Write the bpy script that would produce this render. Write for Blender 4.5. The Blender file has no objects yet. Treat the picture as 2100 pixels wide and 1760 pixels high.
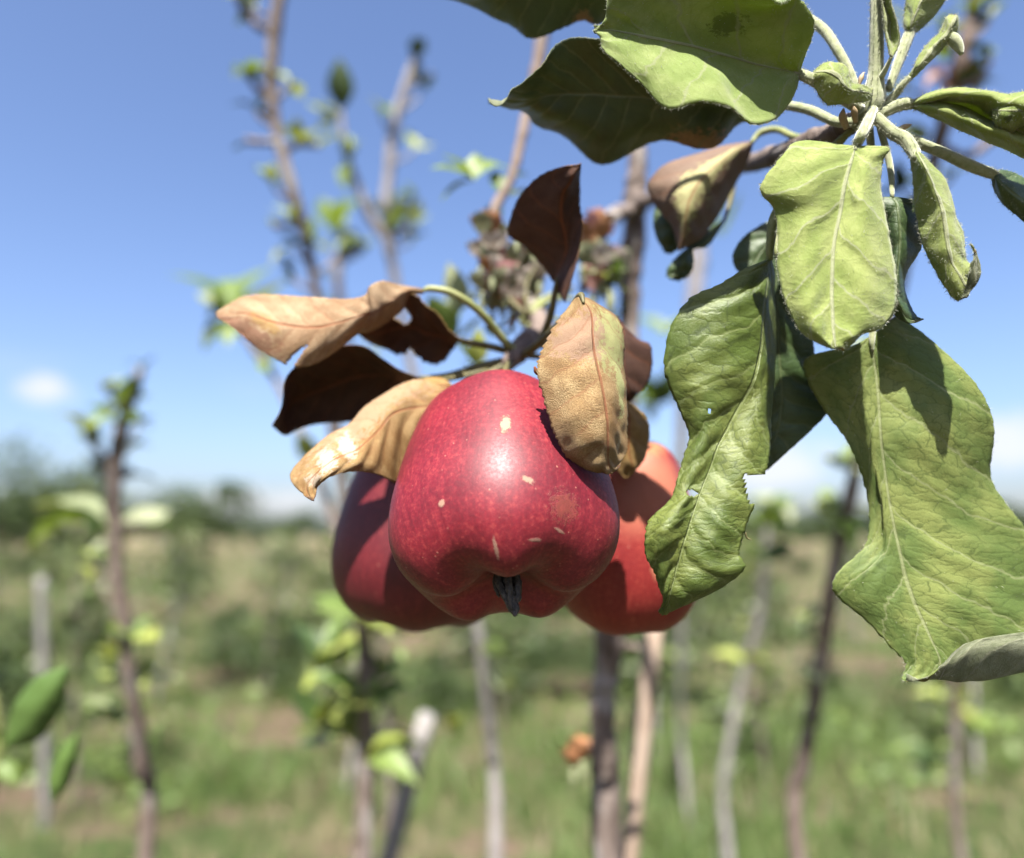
import bpy, math, random
import numpy as np
from mathutils import Vector, Matrix, noise as mnoise

random.seed(7); np.random.seed(7)
scene = bpy.context.scene
C = scene.collection
R = math.radians

# ------------------------------------------------------------------ camera
CAM_H = 1.15
TILT = R(12.0)
FPX = 1456.0                                   # focal length in px of a 2100 px wide picture
cam_d = bpy.data.cameras.new('camera')
cam = bpy.data.objects.new('camera', cam_d); C.objects.link(cam)
cam.location = (0, 0, CAM_H); cam.rotation_euler = (R(90) + TILT, 0, 0)
cam_d.sensor_fit = 'HORIZONTAL'; cam_d.sensor_width = 36.0
cam_d.lens = 36.0 * FPX / 2100.0
cam_d.shift_y = -0.044
cam_d.clip_start = 0.01; cam_d.clip_end = 6000
cam_d.dof.use_dof = True
cam_d.dof.focus_distance = 0.214
cam_d.dof.aperture_fstop = 3.8
scene.camera = cam

# ------------------------------------------------------------------ sky, sun, exposure
SUN_EL, SUN_AZ = R(55), R(187)                 # azimuth clockwise from +Y
w = bpy.data.worlds.new('World'); scene.world = w; w.use_nodes = True
wt = w.node_tree; wt.nodes.clear()
def wn(t): return wt.nodes.new(t)
sky = wn('ShaderNodeTexSky'); sky.sky_type = 'NISHITA'; sky.sun_disc = False
sky.sun_elevation = SUN_EL; sky.sun_rotation = SUN_AZ
sky.air_density = 1.05; sky.dust_density = 2.2; sky.ozone_density = 5.0; sky.altitude = 0
bg = wn('ShaderNodeBackground'); bg.inputs['Strength'].default_value = 0.05
wo = wn('ShaderNodeOutputWorld')
tc = wn('ShaderNodeTexCoord')
sepw = wn('ShaderNodeSeparateXYZ'); wt.links.new(tc.outputs['Generated'], sepw.inputs[0])
mp = wn('ShaderNodeMapping'); mp.inputs['Scale'].default_value = (1, 1, 3.2); wt.links.new(tc.outputs['Generated'], mp.inputs[0])
nz = wn('ShaderNodeTexNoise'); nz.inputs['Scale'].default_value = 3.6; nz.inputs['Detail'].default_value = 7; nz.inputs['Roughness'].default_value = 0.55
wt.links.new(mp.outputs[0], nz.inputs['Vector'])
cr = wn('ShaderNodeMapRange'); cr.interpolation_type = 'SMOOTHSTEP'
cr.inputs['From Min'].default_value = 0.54; cr.inputs['From Max'].default_value = 0.74
wt.links.new(nz.outputs['Fac'], cr.inputs['Value'])
el = wn('ShaderNodeMapRange'); el.interpolation_type = 'SMOOTHSTEP'
el.inputs['From Min'].default_value = 0.26; el.inputs['From Max'].default_value = 0.08
wt.links.new(sepw.outputs[2], el.inputs['Value'])
def wmath(op, x, y, clamp=False):
    nd = wn('ShaderNodeMath'); nd.operation = op; nd.use_clamp = clamp
    for i_, v_ in enumerate((x, y)):
        if isinstance(v_, (int, float)): nd.inputs[i_].default_value = v_
        else: wt.links.new(v_, nd.inputs[i_])
    return nd.outputs[0]
cover = wmath('MULTIPLY', wmath('MULTIPLY', cr.outputs[0], el.outputs[0]), 0.3)
pn = wn('ShaderNodeTexNoise'); pn.inputs['Scale'].default_value = 26; pn.inputs['Detail'].default_value = 5; wt.links.new(tc.outputs['Generated'], pn.inputs['Vector'])
# azimuth (deg, clockwise from +Y), elevation, half width, half height (deg)
for az_, el_, hw_, hh_ in ((-34, 9.7, 1.9, 1.2), (20, 5.2, 6.5, 2.4), (35, 6.0, 5.0, 2.2), (70, 7, 6, 2), (112, 9, 7, 2.5), (160, 6, 8, 2), (-80, 8, 6, 2.2), (-130, 7, 7, 2.4), (-20, 2.5, 6, 1.2)):
    da, de = R(az_), R(el_)
    c_ = (math.sin(da) * math.cos(de), math.cos(da) * math.cos(de), math.sin(de)); t_ = (math.cos(da), -math.sin(da), 0)
    sb = wn('ShaderNodeVectorMath'); sb.operation = 'SUBTRACT'; wt.links.new(tc.outputs['Generated'], sb.inputs[0]); sb.inputs[1].default_value = c_
    dt = wn('ShaderNodeVectorMath'); dt.operation = 'DOT_PRODUCT'; wt.links.new(sb.outputs[0], dt.inputs[0]); dt.inputs[1].default_value = t_
    sz = wn('ShaderNodeSeparateXYZ'); wt.links.new(sb.outputs[0], sz.inputs[0])
    rd = wn('ShaderNodeVectorMath'); rd.operation = 'DOT_PRODUCT'; wt.links.new(sb.outputs[0], rd.inputs[0]); rd.inputs[1].default_value = c_
    x_ = wmath('DIVIDE', dt.outputs['Value'], R(hw_)); z_ = wmath('DIVIDE', sz.outputs[2], R(hh_)); far_ = wmath('MULTIPLY', wmath('ABSOLUTE', rd.outputs['Value'], 0), 8.0)
    q_ = wmath('ADD', wmath('ADD', wmath('MULTIPLY', x_, x_), wmath('MULTIPLY', z_, z_)), far_)
    q_ = wmath('ADD', wmath('SQRT', q_, 0), wmath('MULTIPLY', wmath('SUBTRACT', pn.outputs['Fac'], 0.5), 1.6))
    mr = wn('ShaderNodeMapRange'); mr.interpolation_type = 'SMOOTHSTEP'; wt.links.new(q_, mr.inputs['Value'])
    mr.inputs['From Min'].default_value = 1.15; mr.inputs['From Max'].default_value = 0.25; mr.inputs['To Max'].default_value = 0.8
    cover = wmath('MAXIMUM', cover, mr.outputs[0])
tint = wn('ShaderNodeMix'); tint.data_type = 'RGBA'; tint.blend_type = 'MULTIPLY'; tint.inputs[0].default_value = 1.0
wt.links.new(sky.outputs[0], tint.inputs[6]); tint.inputs[7].default_value = (0.95, 0.91, 0.98, 1)
mxw = wn('ShaderNodeMix'); mxw.data_type = 'RGBA'
wt.links.new(cover, mxw.inputs[0]); wt.links.new(tint.outputs[2], mxw.inputs[6]); mxw.inputs[7].default_value = (4.1, 4.15, 4.4, 1)
wt.links.new(mxw.outputs[2], bg.inputs['Color']); wt.links.new(bg.outputs[0], wo.inputs[0])

sun_d = bpy.data.lights.new('sun', 'SUN'); sun_d.energy = 5.0; sun_d.angle = R(0.53); sun_d.color = (1, 0.955, 0.88)
sun = bpy.data.objects.new('sun', sun_d); C.objects.link(sun)
SDIR = Vector((math.sin(SUN_AZ) * math.cos(SUN_EL), math.cos(SUN_AZ) * math.cos(SUN_EL), math.sin(SUN_EL)))
sun.rotation_euler = SDIR.to_track_quat('Z', 'Y').to_euler()
vs = scene.view_settings
vs.view_transform = 'Standard'; vs.look = 'None'; vs.exposure = 2.3; vs.gamma = 1.0; vs.use_curve_mapping = False
scene.render.engine = 'CYCLES'
scene.cycles.use_denoising = True
scene.cycles.adaptive_threshold = 0.03; scene.cycles.max_bounces = 5; scene.cycles.diffuse_bounces = 2; scene.cycles.transmission_bounces = 4; scene.cycles.glossy_bounces = 2

# ------------------------------------------------------------------ helpers
ct, st = math.cos(TILT), math.sin(TILT)
CAMV = np.array([0, 0, CAM_H]); RT = np.array([1.0, 0, 0]); FW = np.array([0, ct, st]); UP = np.array([0, -st, ct])
def P(x, y, d):
    """a point at depth d metres in front of the lens, seen at (x, y)"""
    return CAMV + RT * ((x - 1050) / FPX * d) - UP * ((y - 787.5) / FPX * d) + FW * d
def proj(v):
    q = np.asarray(v) - CAMV
    d = q @ FW
    return 1050 + FPX * (q @ RT) / d, 787.5 - FPX * (q @ UP) / d, d
REG = {'F': (0, 0, 1), 'R1': (620.1, 723.4, .3937), 'R2': (413.4, 516.7, .29528), 'R3': (981.8, 284.2, .29528),
       'R4': (1291.9, 465.1, .385), 'R6': (878.5, 0, .3937), 'R7': (1550.2, 0, .2642)}
def px(reg, x, y):
    a, b, s = REG[reg]
    return a + s * x, b + s * y

def catmull(pts, n):
    pts = np.asarray(pts, float)
    m = len(pts)
    ext = np.concatenate([[2 * pts[0] - pts[1]], pts, [2 * pts[-1] - pts[-2]]])
    t = np.linspace(0, m - 1, n)
    i = np.minimum(t.astype(int), m - 2); f = (t - i)
    f = f.reshape((-1,) + (1,) * (pts.ndim - 1))
    p0, p1, p2, p3 = ext[i], ext[i + 1], ext[i + 2], ext[i + 3]
    return 0.5 * (2 * p1 + (p2 - p0) * f + (2 * p0 - 5 * p1 + 4 * p2 - p3) * f ** 2 + (3 * p1 - p0 - 3 * p2 + p3) * f ** 3)

WLOC = {}
def link(name, data, parent=None, origin=(0, 0, 0), label=None, cat=None, group=None, kind=None):
    o = bpy.data.objects.new(name, data); C.objects.link(o)
    origin = Vector(origin)
    WLOC[o.name] = origin
    if parent is not None:
        o.parent = parent; o.location = origin - WLOC[parent.name]
    else:
        o.location = origin
    if label: o['label'] = label
    if cat: o['category'] = cat
    if group: o['group'] = group
    if kind: o['kind'] = kind
    return o
def empty(name, loc, label, cat, group=None):
    o = link(name, None, None, loc, label, cat, group); o.empty_display_size = 0.02
    return o
def mesh(name, verts, faces, mats, fm=None, smooth=True):
    me = bpy.data.meshes.new(name)
    me.from_pydata([tuple(v) for v in verts], [], [tuple(f) for f in faces])
    for m in (mats if isinstance(mats, (list, tuple)) else [mats]): me.materials.append(m)
    if fm is not None: me.polygons.foreach_set('material_index', np.asarray(fm, dtype=np.int32))
    if smooth: me.polygons.foreach_set('use_smooth', np.ones(len(me.polygons), dtype=bool))
    me.update()
    return me
def addobj(name, verts, faces, mats, parent=None, origin=None, fm=None, smooth=True, **kw):
    verts = np.asarray(verts, float)
    if origin is None: origin = verts[0]
    return link(name, mesh(name, verts - np.asarray(origin), faces, mats, fm, smooth), parent, origin, **kw)

def tube_geo(pts, radii, seg=10, n=None, rough=0.0, seed=0, cap=True):
    """world points and radii -> verts, faces of a bent tapering tube"""
    n = n or max(8, len(pts) * 5)
    a = np.concatenate([np.asarray(pts, float), np.asarray(radii, float)[:, None]], 1)
    c = catmull(a, n); p, r = c[:, :3], np.maximum(c[:, 3], 1e-5)
    tan = np.gradient(p, axis=0); tan /= np.linalg.norm(tan, axis=1)[:, None] + 1e-12
    ref = np.array([0.3, 0.9, 0.1]) if abs(tan[0] @ np.array([0.3, 0.9, 0.1])) < 0.9 else np.array([1.0, 0, 0])
    vs_, fs = [], []
    u = np.cross(tan[0], ref); u /= np.linalg.norm(u)
    for i in range(n):
        u = u - tan[i] * (u @ tan[i]); u /= np.linalg.norm(u) + 1e-12
        v = np.cross(tan[i], u)
        for k in range(seg):
            th = 2 * math.pi * k / seg
            rr = r[i]
            if rough:
                q = Vector((p[i] + (u * math.cos(th) + v * math.sin(th)) * rr).tolist())
                rr *= 1 + rough * (mnoise.noise(q * (0.35 / max(r[i], 1e-4)) + Vector((seed, 0, 0))) + 0.5 * mnoise.noise(q * (1.3 / max(r[i], 1e-4))))
            vs_.append(p[i] + (u * math.cos(th) + v * math.sin(th)) * rr)
    for i in range(n - 1):
        for k in range(seg):
            k2 = (k + 1) % seg
            fs.append((i * seg + k, i * seg + k2, (i + 1) * seg + k2, (i + 1) * seg + k))
    if cap:
        fs.append(tuple(range(seg))[::-1]); fs.append(tuple((n - 1) * seg + k for k in range(seg)))
    return np.array(vs_), fs
def tube(name, pts, radii, mat, parent=None, **kw):
    geo = {k: kw.pop(k) for k in ('seg', 'n', 'rough', 'seed') if k in kw}
    v, f = tube_geo(pts, radii, **geo)
    return addobj(name, v, f, mat, parent, origin=np.asarray(pts[0]), **kw)
def ptube(name, spec, mat, parent=None, **kw):
    """spec: rows (x, y, depth, width in px) of the 2100 px picture, turned into world points"""
    return tube(name, [P(a, b, d) for a, b, d, _ in spec], [wd * 0.5 * d / FPX for _, _, d, wd in spec], mat, parent, **kw)

# ------------------------------------------------------------------ node helpers
PIG = 0.52                                      # all pigments share this scale, balanced against the exposure
class NT:
    def __init__(s, name):
        s.m = bpy.data.materials.new(name); s.m.use_nodes = True; s.t = s.m.node_tree; s.t.nodes.clear()
    def n(s, t, **kw):
        nd = s.t.nodes.new(t)
        for k, v in kw.items(): setattr(nd, k, v)
        return nd
    def put(s, sock, v):
        if hasattr(v, 'is_linked') or isinstance(v, bpy.types.NodeSocket): s.t.links.new(v, sock)
        elif isinstance(v, (tuple, list)) and len(v) == 3 and sock.type == 'RGBA': sock.default_value = (*[c_ * PIG for c_ in v], 1)
        else: sock.default_value = v
    def mth(s, op, a, b=0.0, c=None, clamp=False):
        nd = s.n('ShaderNodeMath', operation=op, use_clamp=clamp)
        s.put(nd.inputs[0], a); s.put(nd.inputs[1], b)
        if c is not None: s.put(nd.inputs[2], c)
        return nd.outputs[0]
    def vec(s, x, y, z):
        nd = s.n('ShaderNodeCombineXYZ')
        for i, v in enumerate((x, y, z)): s.put(nd.inputs[i], v)
        return nd.outputs[0]
    def sep(s, v):
        nd = s.n('ShaderNodeSeparateXYZ'); s.put(nd.inputs[0], v); return nd.outputs
    def mix(s, f, a, b):
        nd = s.n('ShaderNodeMix', data_type='RGBA'); s.put(nd.inputs[0], f); s.put(nd.inputs[6], a); s.put(nd.inputs[7], b); return nd.outputs[2]
    def rng(s, v, a, b, c=0.0, d=1.0, kind='SMOOTHSTEP'):
        nd = s.n('ShaderNodeMapRange', interpolation_type=kind)
        for i, q in enumerate((v, a, b, c, d)): s.put(nd.inputs[i], q)
        return nd.outputs[0]
    def noise(s, v, scale, detail=3, rough=0.5, dist=0.0):
        nd = s.n('ShaderNodeTexNoise')
        if v is not None: s.put(nd.inputs['Vector'], v)
        nd.inputs['Scale'].default_value = scale; nd.inputs['Detail'].default_value = detail
        nd.inputs['Roughness'].default_value = rough; nd.inputs['Distortion'].default_value = dist
        return nd
    def voro(s, v, scale, feature='F1', rnd=1.0):
        nd = s.n('ShaderNodeTexVoronoi', feature=feature); s.put(nd.inputs['Vector'], v)
        nd.inputs['Scale'].default_value = scale; nd.inputs['Randomness'].default_value = rnd
        return nd
    def bump(s, h, strength, dist):
        nd = s.n('ShaderNodeBump'); s.put(nd.inputs['Height'], h)
        nd.inputs['Strength'].default_value = strength; nd.inputs['Distance'].default_value = dist
        return nd.outputs[0]
    def pbsdf(s, col, rough=0.6, spec=0.4, normal=None, **kw):
        b = s.n('ShaderNodeBsdfPrincipled'); s.put(b.inputs['Base Color'], col); s.put(b.inputs['Roughness'], rough)
        s.put(b.inputs['Specular IOR Level'], spec)
        if normal is not None: s.put(b.inputs['Normal'], normal)
        for k, v in kw.items(): s.put(b.inputs[k.replace('_', ' ')], v)
        return b.outputs[0]
    def trans(s, surf, col, fac, normal=None):
        t = s.n('ShaderNodeBsdfTranslucent'); s.put(t.inputs[0], col)
        if normal is not None: s.put(t.inputs['Normal'], normal)
        m = s.n('ShaderNodeMixShader'); s.put(m.inputs[0], fac); s.put(m.inputs[1], surf); s.put(m.inputs[2], t.outputs[0])
        return m.outputs[0]
    def out(s, sh):
        o = s.n('ShaderNodeOutputMaterial'); s.put(o.inputs[0], sh); return s.m

def leaf_mat(name, base, alt, rib, tcol, rough=0.5, spec=0.35, trans=0.35, under=False, ter=1.0, sec=1.0, fuzz=0.0,
             grain=0.0, bump=1.0, dark=0.55, patches=(), spacing=9.0, mott=0.09, ribw=0.7, rib_amt=0.8):
    k = NT(name)
    uv = k.n('ShaderNodeUVMap', uv_map='mm').outputs[0]
    nuv = k.sep(k.n('ShaderNodeUVMap', uv_map='nrm').outputs[0])
    rnd = k.mth('MULTIPLY', k.n('ShaderNodeObjectInfo').outputs['Random'], 300.0)
    U0, V0, _ = k.sep(uv)
    U = k.mth('MULTIPLY', U0, 1000.0); V = k.mth('MULTIPLY', V0, 1000.0)      # millimetres
    vv = k.vec(U, V, rnd)
    wn_ = k.noise(vv, 0.16, 2)
    wv = k.mth('MULTIPLY', k.mth('SUBTRACT', wn_.outputs['Fac'], 0.5), 5.0)
    aU = k.mth('ABSOLUTE', U); sg = k.mth('SIGN', U)
    s = k.mth('SUBTRACT', k.mth('ADD', V, wv), k.mth('MULTIPLY', aU, 0.78))
    s = k.mth('ADD', s, k.mth('MULTIPLY', k.mth('MULTIPLY', aU, aU), 0.006))
    s = k.mth('DIVIDE', k.mth('ADD', s, k.mth('MULTIPLY', sg, spacing * 0.22)), spacing)
    ds = k.mth('MULTIPLY', k.mth('ABSOLUTE', k.mth('SUBTRACT', k.mth('FRACT', k.mth('ADD', s, 50.0)), 0.5)), spacing)
    v2 = k.rng(ds, 0.6, 0.08)
    mid = k.rng(aU, ribw, ribw * 0.35)
    wv2 = k.noise(vv, 0.5, 2)
    wx = k.mth('MULTIPLY', k.mth('SUBTRACT', wv2.outputs['Fac'], 0.5), 2.4)
    tvec = k.vec(k.mth('MULTIPLY', k.mth('ADD', U, wx), 0.12), k.mth('MULTIPLY', k.mth('ADD', V, wx), 0.40), rnd)
    ted = k.voro(tvec, 1.0, 'DISTANCE_TO_EDGE').outputs['Distance']
    vt = k.rng(ted, 0.05, 0.004)
    fine = k.voro(k.vec(U, V, rnd), 0.9, 'DISTANCE_TO_EDGE').outputs['Distance']
    vf = k.rng(fine, 0.12, 0.0)
    mo = k.noise(vv, mott, 4, 0.6)
    col = k.mix(k.rng(mo.outputs['Fac'], 0.36, 0.66), base, alt)
    gr = k.noise(vv, 2.2, 4, 0.7)
    col = k.mix(k.mth('MULTIPLY', k.rng(gr.outputs['Fac'], 0.35, 0.7), 0.25 + grain * 0.5), col, tuple(c * (0.55 if grain else 0.75) for c in base))
    for (pu, pv, ru, rv, pc, amt) in patches:
        a = k.mth('DIVIDE', k.mth('SUBTRACT', nuv[0], pu * 0.5 + 0.5), ru * 0.5)
        b = k.mth('DIVIDE', k.mth('SUBTRACT', nuv[1], pv), rv)
        d = k.mth('SQRT', k.mth('ADD', k.mth('MULTIPLY', a, a), k.mth('MULTIPLY', b, b)))
        pn = k.noise(k.vec(U, V, 7.3 + pu), 0.5, 6, 0.75)
        d = k.mth('ADD', d, k.mth('MULTIPLY', k.mth('SUBTRACT', pn.outputs['Fac'], 0.5), 3.8))
        col = k.mix(k.mth('MULTIPLY', k.rng(d, 1.08, 0.85), amt), col, pc)
    dk = k.mth('MULTIPLY', k.mth('MAXIMUM', k.mth('MULTIPLY', vt, ter), k.mth('MULTIPLY', vf, 0.25 * ter)), dark)
    if under: colv = k.mix(k.mth('MULTIPLY', k.mth('MULTIPLY', v2, sec), 0.6), k.mix(k.mth('MULTIPLY', dk, 0.8), col, tuple(q_ * 0.5 for q_ in base)), rib)
    else: colv = k.mix(dk, col, tuple(c * 0.42 for c in base))
    if not under: colv = k.mix(k.mth('MULTIPLY', k.mth('MULTIPLY', v2, sec), 0.6), colv, rib)
    colv = k.mix(k.mth('MULTIPLY', mid, rib_amt), colv, rib)
    quilt = k.mth('MULTIPLY', k.mth('MINIMUM', k.mth('MULTIPLY', ted, 4.0), 1.0), 0.26 * ter)
    sh = k.mth('MULTIPLY', k.rng(ds, 2.5, 0.0), 0.7 * sec)
    h = k.mth('SUBTRACT', quilt, k.mth('ADD', sh, k.mth('MULTIPLY', mid, 1.2)))
    if under: h = k.mth('MULTIPLY', h, -1.0)
    h = k.mth('ADD', h, k.mth('MULTIPLY', gr.outputs['Fac'], 0.5 + grain * 1.3))
    nrm = k.bump(h, 0.6 * bump, 0.00045)
    kw = {}
    if fuzz: kw = dict(Sheen_Weight=fuzz, Sheen_Roughness=0.5, Sheen_Tint=(0.95, 1.0, 0.85))
    rg = k.rng(gr.outputs['Fac'], 0.3, 0.7, rough - 0.06, rough + 0.12)
    surf = k.pbsdf(colv, rg, spec, nrm, **kw)
    t2 = k.mix(k.mth('MAXIMUM', k.mth('MULTIPLY', v2, 0.5), mid), tcol, tuple(c * 0.4 for c in tcol))
    return k.out(k.trans(surf, t2, trans))

def bark_mat(name, a, b, scale=60, c=None, rough=0.85):
    k = NT(name)
    co = k.n('ShaderNodeTexCoord').outputs['Object']
    x, y, z = k.sep(co)
    v = k.vec(x, y, k.mth('MULTIPLY', z, 0.45))
    n1 = k.noise(v, scale, 6, 0.65); n2 = k.noise(v, scale * 5, 3, 0.6)
    col = k.mix(k.rng(n1.outputs['Fac'], 0.35, 0.65), a, b)
    if c: col = k.mix(k.rng(k.noise(v, scale * 0.35, 3).outputs['Fac'], 0.54, 0.62), col, c)
    h = k.mth('ADD', n1.outputs['Fac'], k.mth('MULTIPLY', n2.outputs['Fac'], 0.5))
    return k.out(k.pbsdf(col, rough, 0.2, k.bump(h, 0.7, 0.002)))
def plain_mat(name, a, b, scale, rough=0.7, spec=0.3, fuzz=0.0, trans=0.0, bump=0.3, bd=0.0005, coord='Object'):
    k = NT(name)
    co = k.n('ShaderNodeTexCoord').outputs[coord]
    n1 = k.noise(co, scale, 4, 0.6)
    col = k.mix(k.rng(n1.outputs['Fac'], 0.35, 0.65), a, b)
    kw = dict(Sheen_Weight=fuzz, Sheen_Roughness=0.5) if fuzz else {}
    s = k.pbsdf(col, rough, spec, k.bump(n1.outputs['Fac'], bump, bd), **kw)
    if trans: s = k.trans(s, b, trans)
    return k.out(s)

M = {}
M['up'] = leaf_mat('leaf_green_upper', (0.115, 0.17, 0.030), (0.225, 0.27, 0.062), (0.30, 0.36, 0.13), (0.34, 0.48, 0.03), rough=0.40, spec=0.42, trans=0.28, mott=0.06, ribw=0.85, dark=0.7, bump=1.5, spacing=11.0)
M['upy'] = leaf_mat('leaf_pale_green_upper', (0.145, 0.215, 0.056), (0.315, 0.365, 0.11), (0.38, 0.42, 0.20), (0.45, 0.58, 0.04), rough=0.5, spec=0.24, trans=0.3, mott=0.055, ribw=1.0, dark=0.62, spacing=15.0,
                    patches=((-0.9, 0.98, 0.5, 0.05, (0.22, 0.13, 0.06), 0.8),))
M['un'] = leaf_mat('leaf_downy_underside', (0.19, 0.215, 0.115), (0.34, 0.36, 0.225), (0.42, 0.42, 0.28), (0.32, 0.42, 0.05), rough=0.8, spec=0.15, trans=0.33, under=True, fuzz=0.35, bump=1.3, mott=0.22, grain=0.5)
M['young'] = leaf_mat('young_leaf_downy', (0.29, 0.375, 0.085), (0.45, 0.515, 0.165), (0.52, 0.54, 0.33), (0.45, 0.56, 0.04), rough=0.7, spec=0.2, trans=0.38, fuzz=0.4, ter=0.9, dark=0.45, under=True, sec=1.0, bump=1.2, spacing=12.0, ribw=1.0,
                      patches=((0.1, 0.985, 0.35, 0.035, (0.36, 0.19, 0.09), 0.9),))
M['youngtop'] = leaf_mat('young_leaf_underside', (0.27, 0.37, 0.085), (0.41, 0.49, 0.165), (0.44, 0.46, 0.26), (0.42, 0.5, 0.03), rough=0.75, spec=0.2, trans=0.40, fuzz=0.45, ter=0.9, dark=0.4, under=True, sec=0.9, bump=1.2, spacing=12.0,
                         patches=((0.35, 0.36, 0.13, 0.045, (0.05, 0.06, 0.02), 0.8), (-0.1, 1.0, 0.4, 0.03, (0.3, 0.2, 0.15), 0.8)))
M['edgebrown'] = leaf_mat('green_leaf_with_scorched_edge', (0.060, 0.090, 0.026), (0.085, 0.12, 0.036), (0.2, 0.22, 0.1), (0.12, 0.17, 0.02), rough=0.45, spec=0.4, trans=0.10, dark=0.3,
                          patches=((-1.0, 0.22, 0.4, 0.07, (0.36, 0.19, 0.08), 0.95),))
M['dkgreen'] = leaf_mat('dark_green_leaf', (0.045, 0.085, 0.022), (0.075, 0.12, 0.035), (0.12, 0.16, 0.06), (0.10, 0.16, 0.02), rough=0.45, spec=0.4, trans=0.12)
TAN, TAN2, RUST = (0.52, 0.315, 0.125), (0.60, 0.41, 0.20), (0.27, 0.085, 0.03)
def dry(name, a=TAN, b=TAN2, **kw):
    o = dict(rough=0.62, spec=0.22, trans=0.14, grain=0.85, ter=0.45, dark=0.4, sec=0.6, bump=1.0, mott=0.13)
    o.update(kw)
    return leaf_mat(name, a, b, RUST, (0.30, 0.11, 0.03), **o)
M['dryA'] = dry('dry_leaf_tan', (0.36, 0.22, 0.115), (0.53, 0.375, 0.225), patches=((0.1, 0.78, 0.22, 0.05, (0.40, 0.24, 0.07), 0.7), (0.7, 0.9, 0.5, 0.16, (0.26, 0.12, 0.07), 0.8)))
M['dryI'] = dry('dry_leaf_with_green_patch', (0.33, 0.19, 0.07), (0.54, 0.38, 0.18), grain=1.1, bump=1.3, spec=0.3,
                patches=((0.45, 0.22, 0.55, 0.14, (0.42, 0.43, 0.17), 0.95), (0.62, 0.42, 0.18, 0.14, (0.50, 0.52, 0.22), 0.95), (-0.3, 0.2, 0.6, 0.12, (0.38, 0.235, 0.15), 0.9), (0.5, 0.72, 0.07, 0.035, (0.55, 0.47, 0.33), 0.8), (0.8, 0.96, 0.35, 0.03, (0.03, 0.02, 0.015), 0.95)))  # last patch paints the shaded hollow of the rolled tip
M['dryM'] = dry('dry_leaf_ochre_with_white_flecks', (0.33, 0.185, 0.065), (0.50, 0.335, 0.145), grain=1.0,
                patches=((-0.75, 0.42, 0.6, 0.30, (0.42, 0.28, 0.17), 0.85), (-0.2, 0.58, 0.55, 0.04, (0.62, 0.53, 0.42), 0.8), (0.0, 0.69, 0.5, 0.05, (0.62, 0.53, 0.42), 0.8), (0.3, 0.79, 0.5, 0.04, (0.58, 0.49, 0.38), 0.75), (0.2, 1.0, 0.9, 0.05, (0.16, 0.09, 0.06), 0.85)))
M['dryB'] = dry('dry_leaf_brown_with_shade', (0.085, 0.036, 0.022), (0.125, 0.06, 0.036), trans=0.08)  # brown undersides; shade of the overhung leaves is also put into this colour
M['dryK'] = dry('dry_leaf_ochre', (0.40, 0.24, 0.08), (0.48, 0.31, 0.12))
M['dryQ'] = dry('dry_leaf_half_green', (0.20, 0.125, 0.085), (0.25, 0.165, 0.11), trans=0.10, bump=0.6, patches=((-0.05, 0.45, 0.34, 0.42, (0.44, 0.42, 0.19), 0.95),))
M['dryL'] = dry('dry_leaf_mottled_rust', (0.27, 0.14, 0.08), (0.45, 0.25, 0.10))
M['pet'] = plain_mat('downy_petiole', (0.24, 0.27, 0.12), (0.36, 0.38, 0.22), 500, 0.8, 0.15, fuzz=0.5)
M['petg'] = plain_mat('green_petiole', (0.20, 0.23, 0.07), (0.28, 0.29, 0.12), 400, 0.55, 0.3)
M['petd'] = plain_mat('dark_petiole', (0.09, 0.08, 0.03), (0.15, 0.13, 0.05), 400, 0.6, 0.3)
M['hair'] = plain_mat('leaf_down', (0.52, 0.54, 0.38), (0.62, 0.63, 0.48), 100, 0.7, 0.2, trans=0.3)
M['bark'] = bark_mat('apple_bark', (0.115, 0.085, 0.07), (0.25, 0.20, 0.175), 130, (0.30, 0.27, 0.25))
M['barkr'] = bark_mat('apple_bark_reddish', (0.13, 0.093, 0.076), (0.23, 0.178, 0.152), 110, (0.27, 0.235, 0.215))
M['barkg'] = bark_mat('apple_bark_grey', (0.26, 0.23, 0.22), (0.40, 0.37, 0.36), 90)
M['wood'] = bark_mat('bare_stake_wood', (0.32, 0.235, 0.175), (0.41, 0.32, 0.25), 60)
M['woodw'] = bark_mat('weathered_stake_wood', (0.27, 0.25, 0.24), (0.36, 0.34, 0.33), 60)
M['bud'] = plain_mat('bud_scale', (0.42, 0.30, 0.17), (0.55, 0.42, 0.26), 300, 0.6)

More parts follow.
